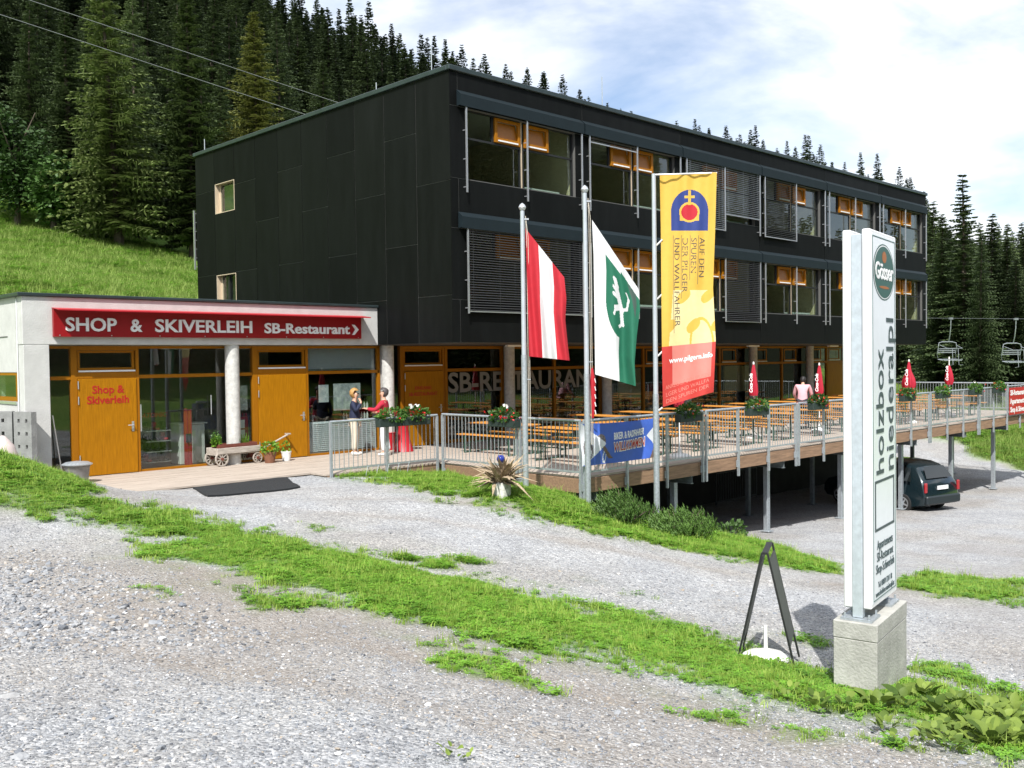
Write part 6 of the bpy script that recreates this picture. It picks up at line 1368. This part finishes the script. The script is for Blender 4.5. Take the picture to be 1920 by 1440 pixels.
for (x, y) in ((.07, .82), (1.65, .82), (.07, 3.38), (1.65, 3.38)):
    b = MB(); M_ = Matrix.Translation((x, y, .30)) @ Matrix.Rotation(PI/2, 4, 'Y'); b.lathe([(.20, -.10), (.29, -.10), (.305, -.05), (.305, .05), (.29, .10), (.20, .10)], 28, M=M_); w = b.build('wheel', 'tyre', car, smooth=True)
    b = MB(); b.lathe([(.03, -.112), (.06, -.106)], 12, M=M_)
    for k in range(5):
        a = 2*PI*k/5; b.bar(M_ @ Vector((0, 0, -.108)), M_ @ Vector((.19*math.cos(a), .19*math.sin(a), -.106)), .05, .02, upv=(1, 0, 0))
    b.lathe([(.175, -.112), (.205, -.115), (.205, -.10)], 24, M=M_, caps=False); b.build('rim', 'alu', w)
MB().bar((-.02, 2.55, 1.08), (-.10, 2.50, 1.10), .10, .12).build('mirror', 'car_paint', car)
b = MB()
for y in (.9, 1.3): pass
# things stored under the terrace
mat('dim_metal', (.10, .11, .12), .6, metal=.3)
q = plane_at(1500, 960, 1, 1.2)
gt = thing('barrier_gate', 'dark metal barrier standing in the shade below the terrace', 'barrier', (13.0, 1.2, sgz(13, 1.2)))
b = MB(); b.bar((0, 0, .1), (2.6, 0, .1), .04); b.bar((0, 0, 1.1), (2.6, 0, 1.1), .04); b.bar((0, 0, 0), (0, 0, 1.1), .04); b.bar((2.6, 0, 0), (2.6, 0, 1.1), .04); b.build('frame', 'dim_metal', gt)
bp_ = None
for k in range(1, 17):
    if bp_ is None: bp_ = MB().bar((0, 0, .12), (0, 0, 1.08), .018).build('bar', 'dim_metal', gt); o = bp_
    else: o = link('bar', bp_.data, gt)
    o.location = (2.6*k/17, 0, 0)

# ------------------------------------------------------------ chairlift and cables
mat('lift_steel', (.34, .37, .40), .4, metal=.4, noise=.1)
def lift_chair(label, px, py, d, rz):
    q = at_px(px, py, d); o = thing('lift_chair', label, 'lift chair', q, rz, 'chairs of the lift')
    b = MB(); b.tube([(0, 0, 0), (0, .02, -.5), (.02, .12, -1.0), (.10, .30, -1.28), (.12, .32, -1.36)], .028, 8); b.box(-.12, .12, -.05, .05, -.06, .05); b.build('hanger', 'lift_steel', o, smooth=True)
    b = MB()
    for s in (-.62, .62): b.tube([(s*.55, .32, -1.36), (s*.95, .30, -1.42), (s, .28, -1.6), (s, .40, -2.05), (s, .34, -2.38), (s, -.12, -2.45), (s, -.18, -2.38)], .026, 7)
    b.tube([(-.36, .32, -1.36), (.36, .32, -1.36)], .03, 8); b.tube([(-.62, .34, -2.38), (.62, .34, -2.38)], .024, 7); b.tube([(-.62, -.15, -2.45), (.62, -.15, -2.45)], .024, 7); b.build('frame', 'lift_steel', o, smooth=True)
    for k in range(5): MB().bar((-.6, -.10+.09*k, -2.40), (.6, -.10+.09*k, -2.40), .06, .02).build('seat_slat', 'lift_steel', o)
    for k in range(3): MB().bar((-.6, .40-.01*k, -1.98+.11*k), (.6, .40-.01*k, -1.98+.11*k), .02, .05).build('back_slat', 'lift_steel', o)
    b = MB(); b.tube([(-.55, .25, -1.55), (-.5, -.35, -1.75), (.5, -.35, -1.75), (.55, .25, -1.55)], .018, 6); b.tube([(-.2, -.35, -1.75), (-.2, -.42, -2.7), (-.45, -.44, -2.72)], .016, 6); b.tube([(.2, -.35, -1.75), (.2, -.42, -2.7), (.45, -.44, -2.72)], .016, 6); b.build('safety_bar', 'lift_steel', o, smooth=True)
lift_chair('empty two-seat lift chair hanging before the spruces right of the black block', 1783, 597, 56, R(-30)); lift_chair('second empty lift chair nearer the right picture edge', 1905, 598, 54, R(-30))
def cable(name, label, a, c, r, m, sag=.3, cat='cable'):
    b = MB(); pts = [a.lerp(c, t/20)+Vector((0, 0, -sag*4*(t/20)*(1-t/20))) for t in range(21)]; b.tube([q-a for q in pts], r, 5); o = b.build(name, m); o.location = a; return tag(o, label, cat)
cable('lift_cable', 'dark haulage cable from which the lift chairs hang', at_px(1560, 596, 59.6)+Vector((0, 0, .03)), at_px(2060, 599, 51.5), .012, 'dim_metal', .0)
mat('cable_grey', (.22, .23, .24), .5, metal=.3)
cable('overhead_cable', 'upper thin overhead cable crossing the dark forest at the top left', at_px(-120, -58, 48), at_px(900, 281, 62), .017, 'cable_grey', .0); cable('overhead_cable', 'lower thin overhead cable crossing the dark forest at the top left', at_px(-120, -12, 48), at_px(900, 322, 62), .017, 'cable_grey', .0)

# ------------------------------------------------------------ things inside the shop
o = thing('display_counter', 'white display counter standing inside the first shop window', 'counter', (-4.75, 4.3, .0)); MB().box(-.32, .32, -.25, .25, 0, .95).build('cabinet', 'white_plastic', o, bevel=.02); MB().box(-.36, .36, -.28, .28, .951, .98).build('top', 'white_plastic', o)
o = thing('ski_stand', 'dark red upright ski rack leaning before the white counter', 'ski rack', (-5.0, 3.78, .0))
MB().box(-.09, -.005, -.02, .02, 0, 1.35).build('ski', 'red_paint', o); MB().box(.005, .09, -.02, .02, 0, 1.32).build('ski', 'red_paint', o); MB().box(-.06, .06, -.06, -.021, .55, .75).build('binding', 'black_plastic', o)
o = thing('ski_boot_rack', 'rack of dark shiny ski boots inside the first shop window', 'rack', (-5.65, 4.1, .0))
for k in range(4): MB().box(-.3, .3, -.2, .2, .12+.24*k, .14+.24*k).build('shelf', 'alu', o)
for k in range(4):
    for j in range(3): b = MB(); x = -.2+.2*j; b.box(x-.05, x+.05, -.18, .12, .141+.24*k, .20+.24*k); b.box(x-.05, x+.05, .0, .12, .20+.24*k, .33+.24*k); b.build('boot', 'black_plastic' if (k+j) % 4 else 'red_paint', o, bevel=.02)
o = thing('brand_header', 'red lettering strip hung inside the first shop window', 'sign', (-6.0, 4.0, 1.17)); lettering('lettering', 'ATOMIC', .14, 'red_letter', FRONT((0, 0, 0)), o, bold=.006, shear=.2, width=.62); MB().prism([(-.17, 0), (-.03, 0), (-.10, .2)], -.005, .005, 'y').build('triangle', 'red_letter', o)
o = thing('bottle_shelf', 'glass shelf of small white bottles inside the window behind the women', 'shelf', (-.35, 3.62, .0))
for z in (.85, 1.12, 1.38): MB().box(-.42, .42, -.1, .1, z, z+.015).build('shelf', 'glass_clear', o)
b = MB()
for z in (.865, 1.135):
    for k in range(9): b.lathe([(.03, z), (.032, z+.11), (.012, z+.14), (.012, z+.17)], 8, c=(-.38+.095*k, 0, 0))
tag(b.build('bottles', 'white_plastic', o), kind='stuff')
# low bicycle rack in the grass at the entrance
o = thing('bicycle_rack', 'low bent-wire bicycle rack at the edge of the grass before the railing', 'bicycle rack', (-3.3, -.75, gz(-3.0, -.75)))
for k in range(5):
    b = MB(); x = .28*k; b.tube([(x, -.15, -.03), (x+.05, -.12, .12), (x+.14, -.05, .22), (x+.22, .02, .12), (x+.25, .05, -.03)], .007, 5); b.build('loop', 'galv', o)
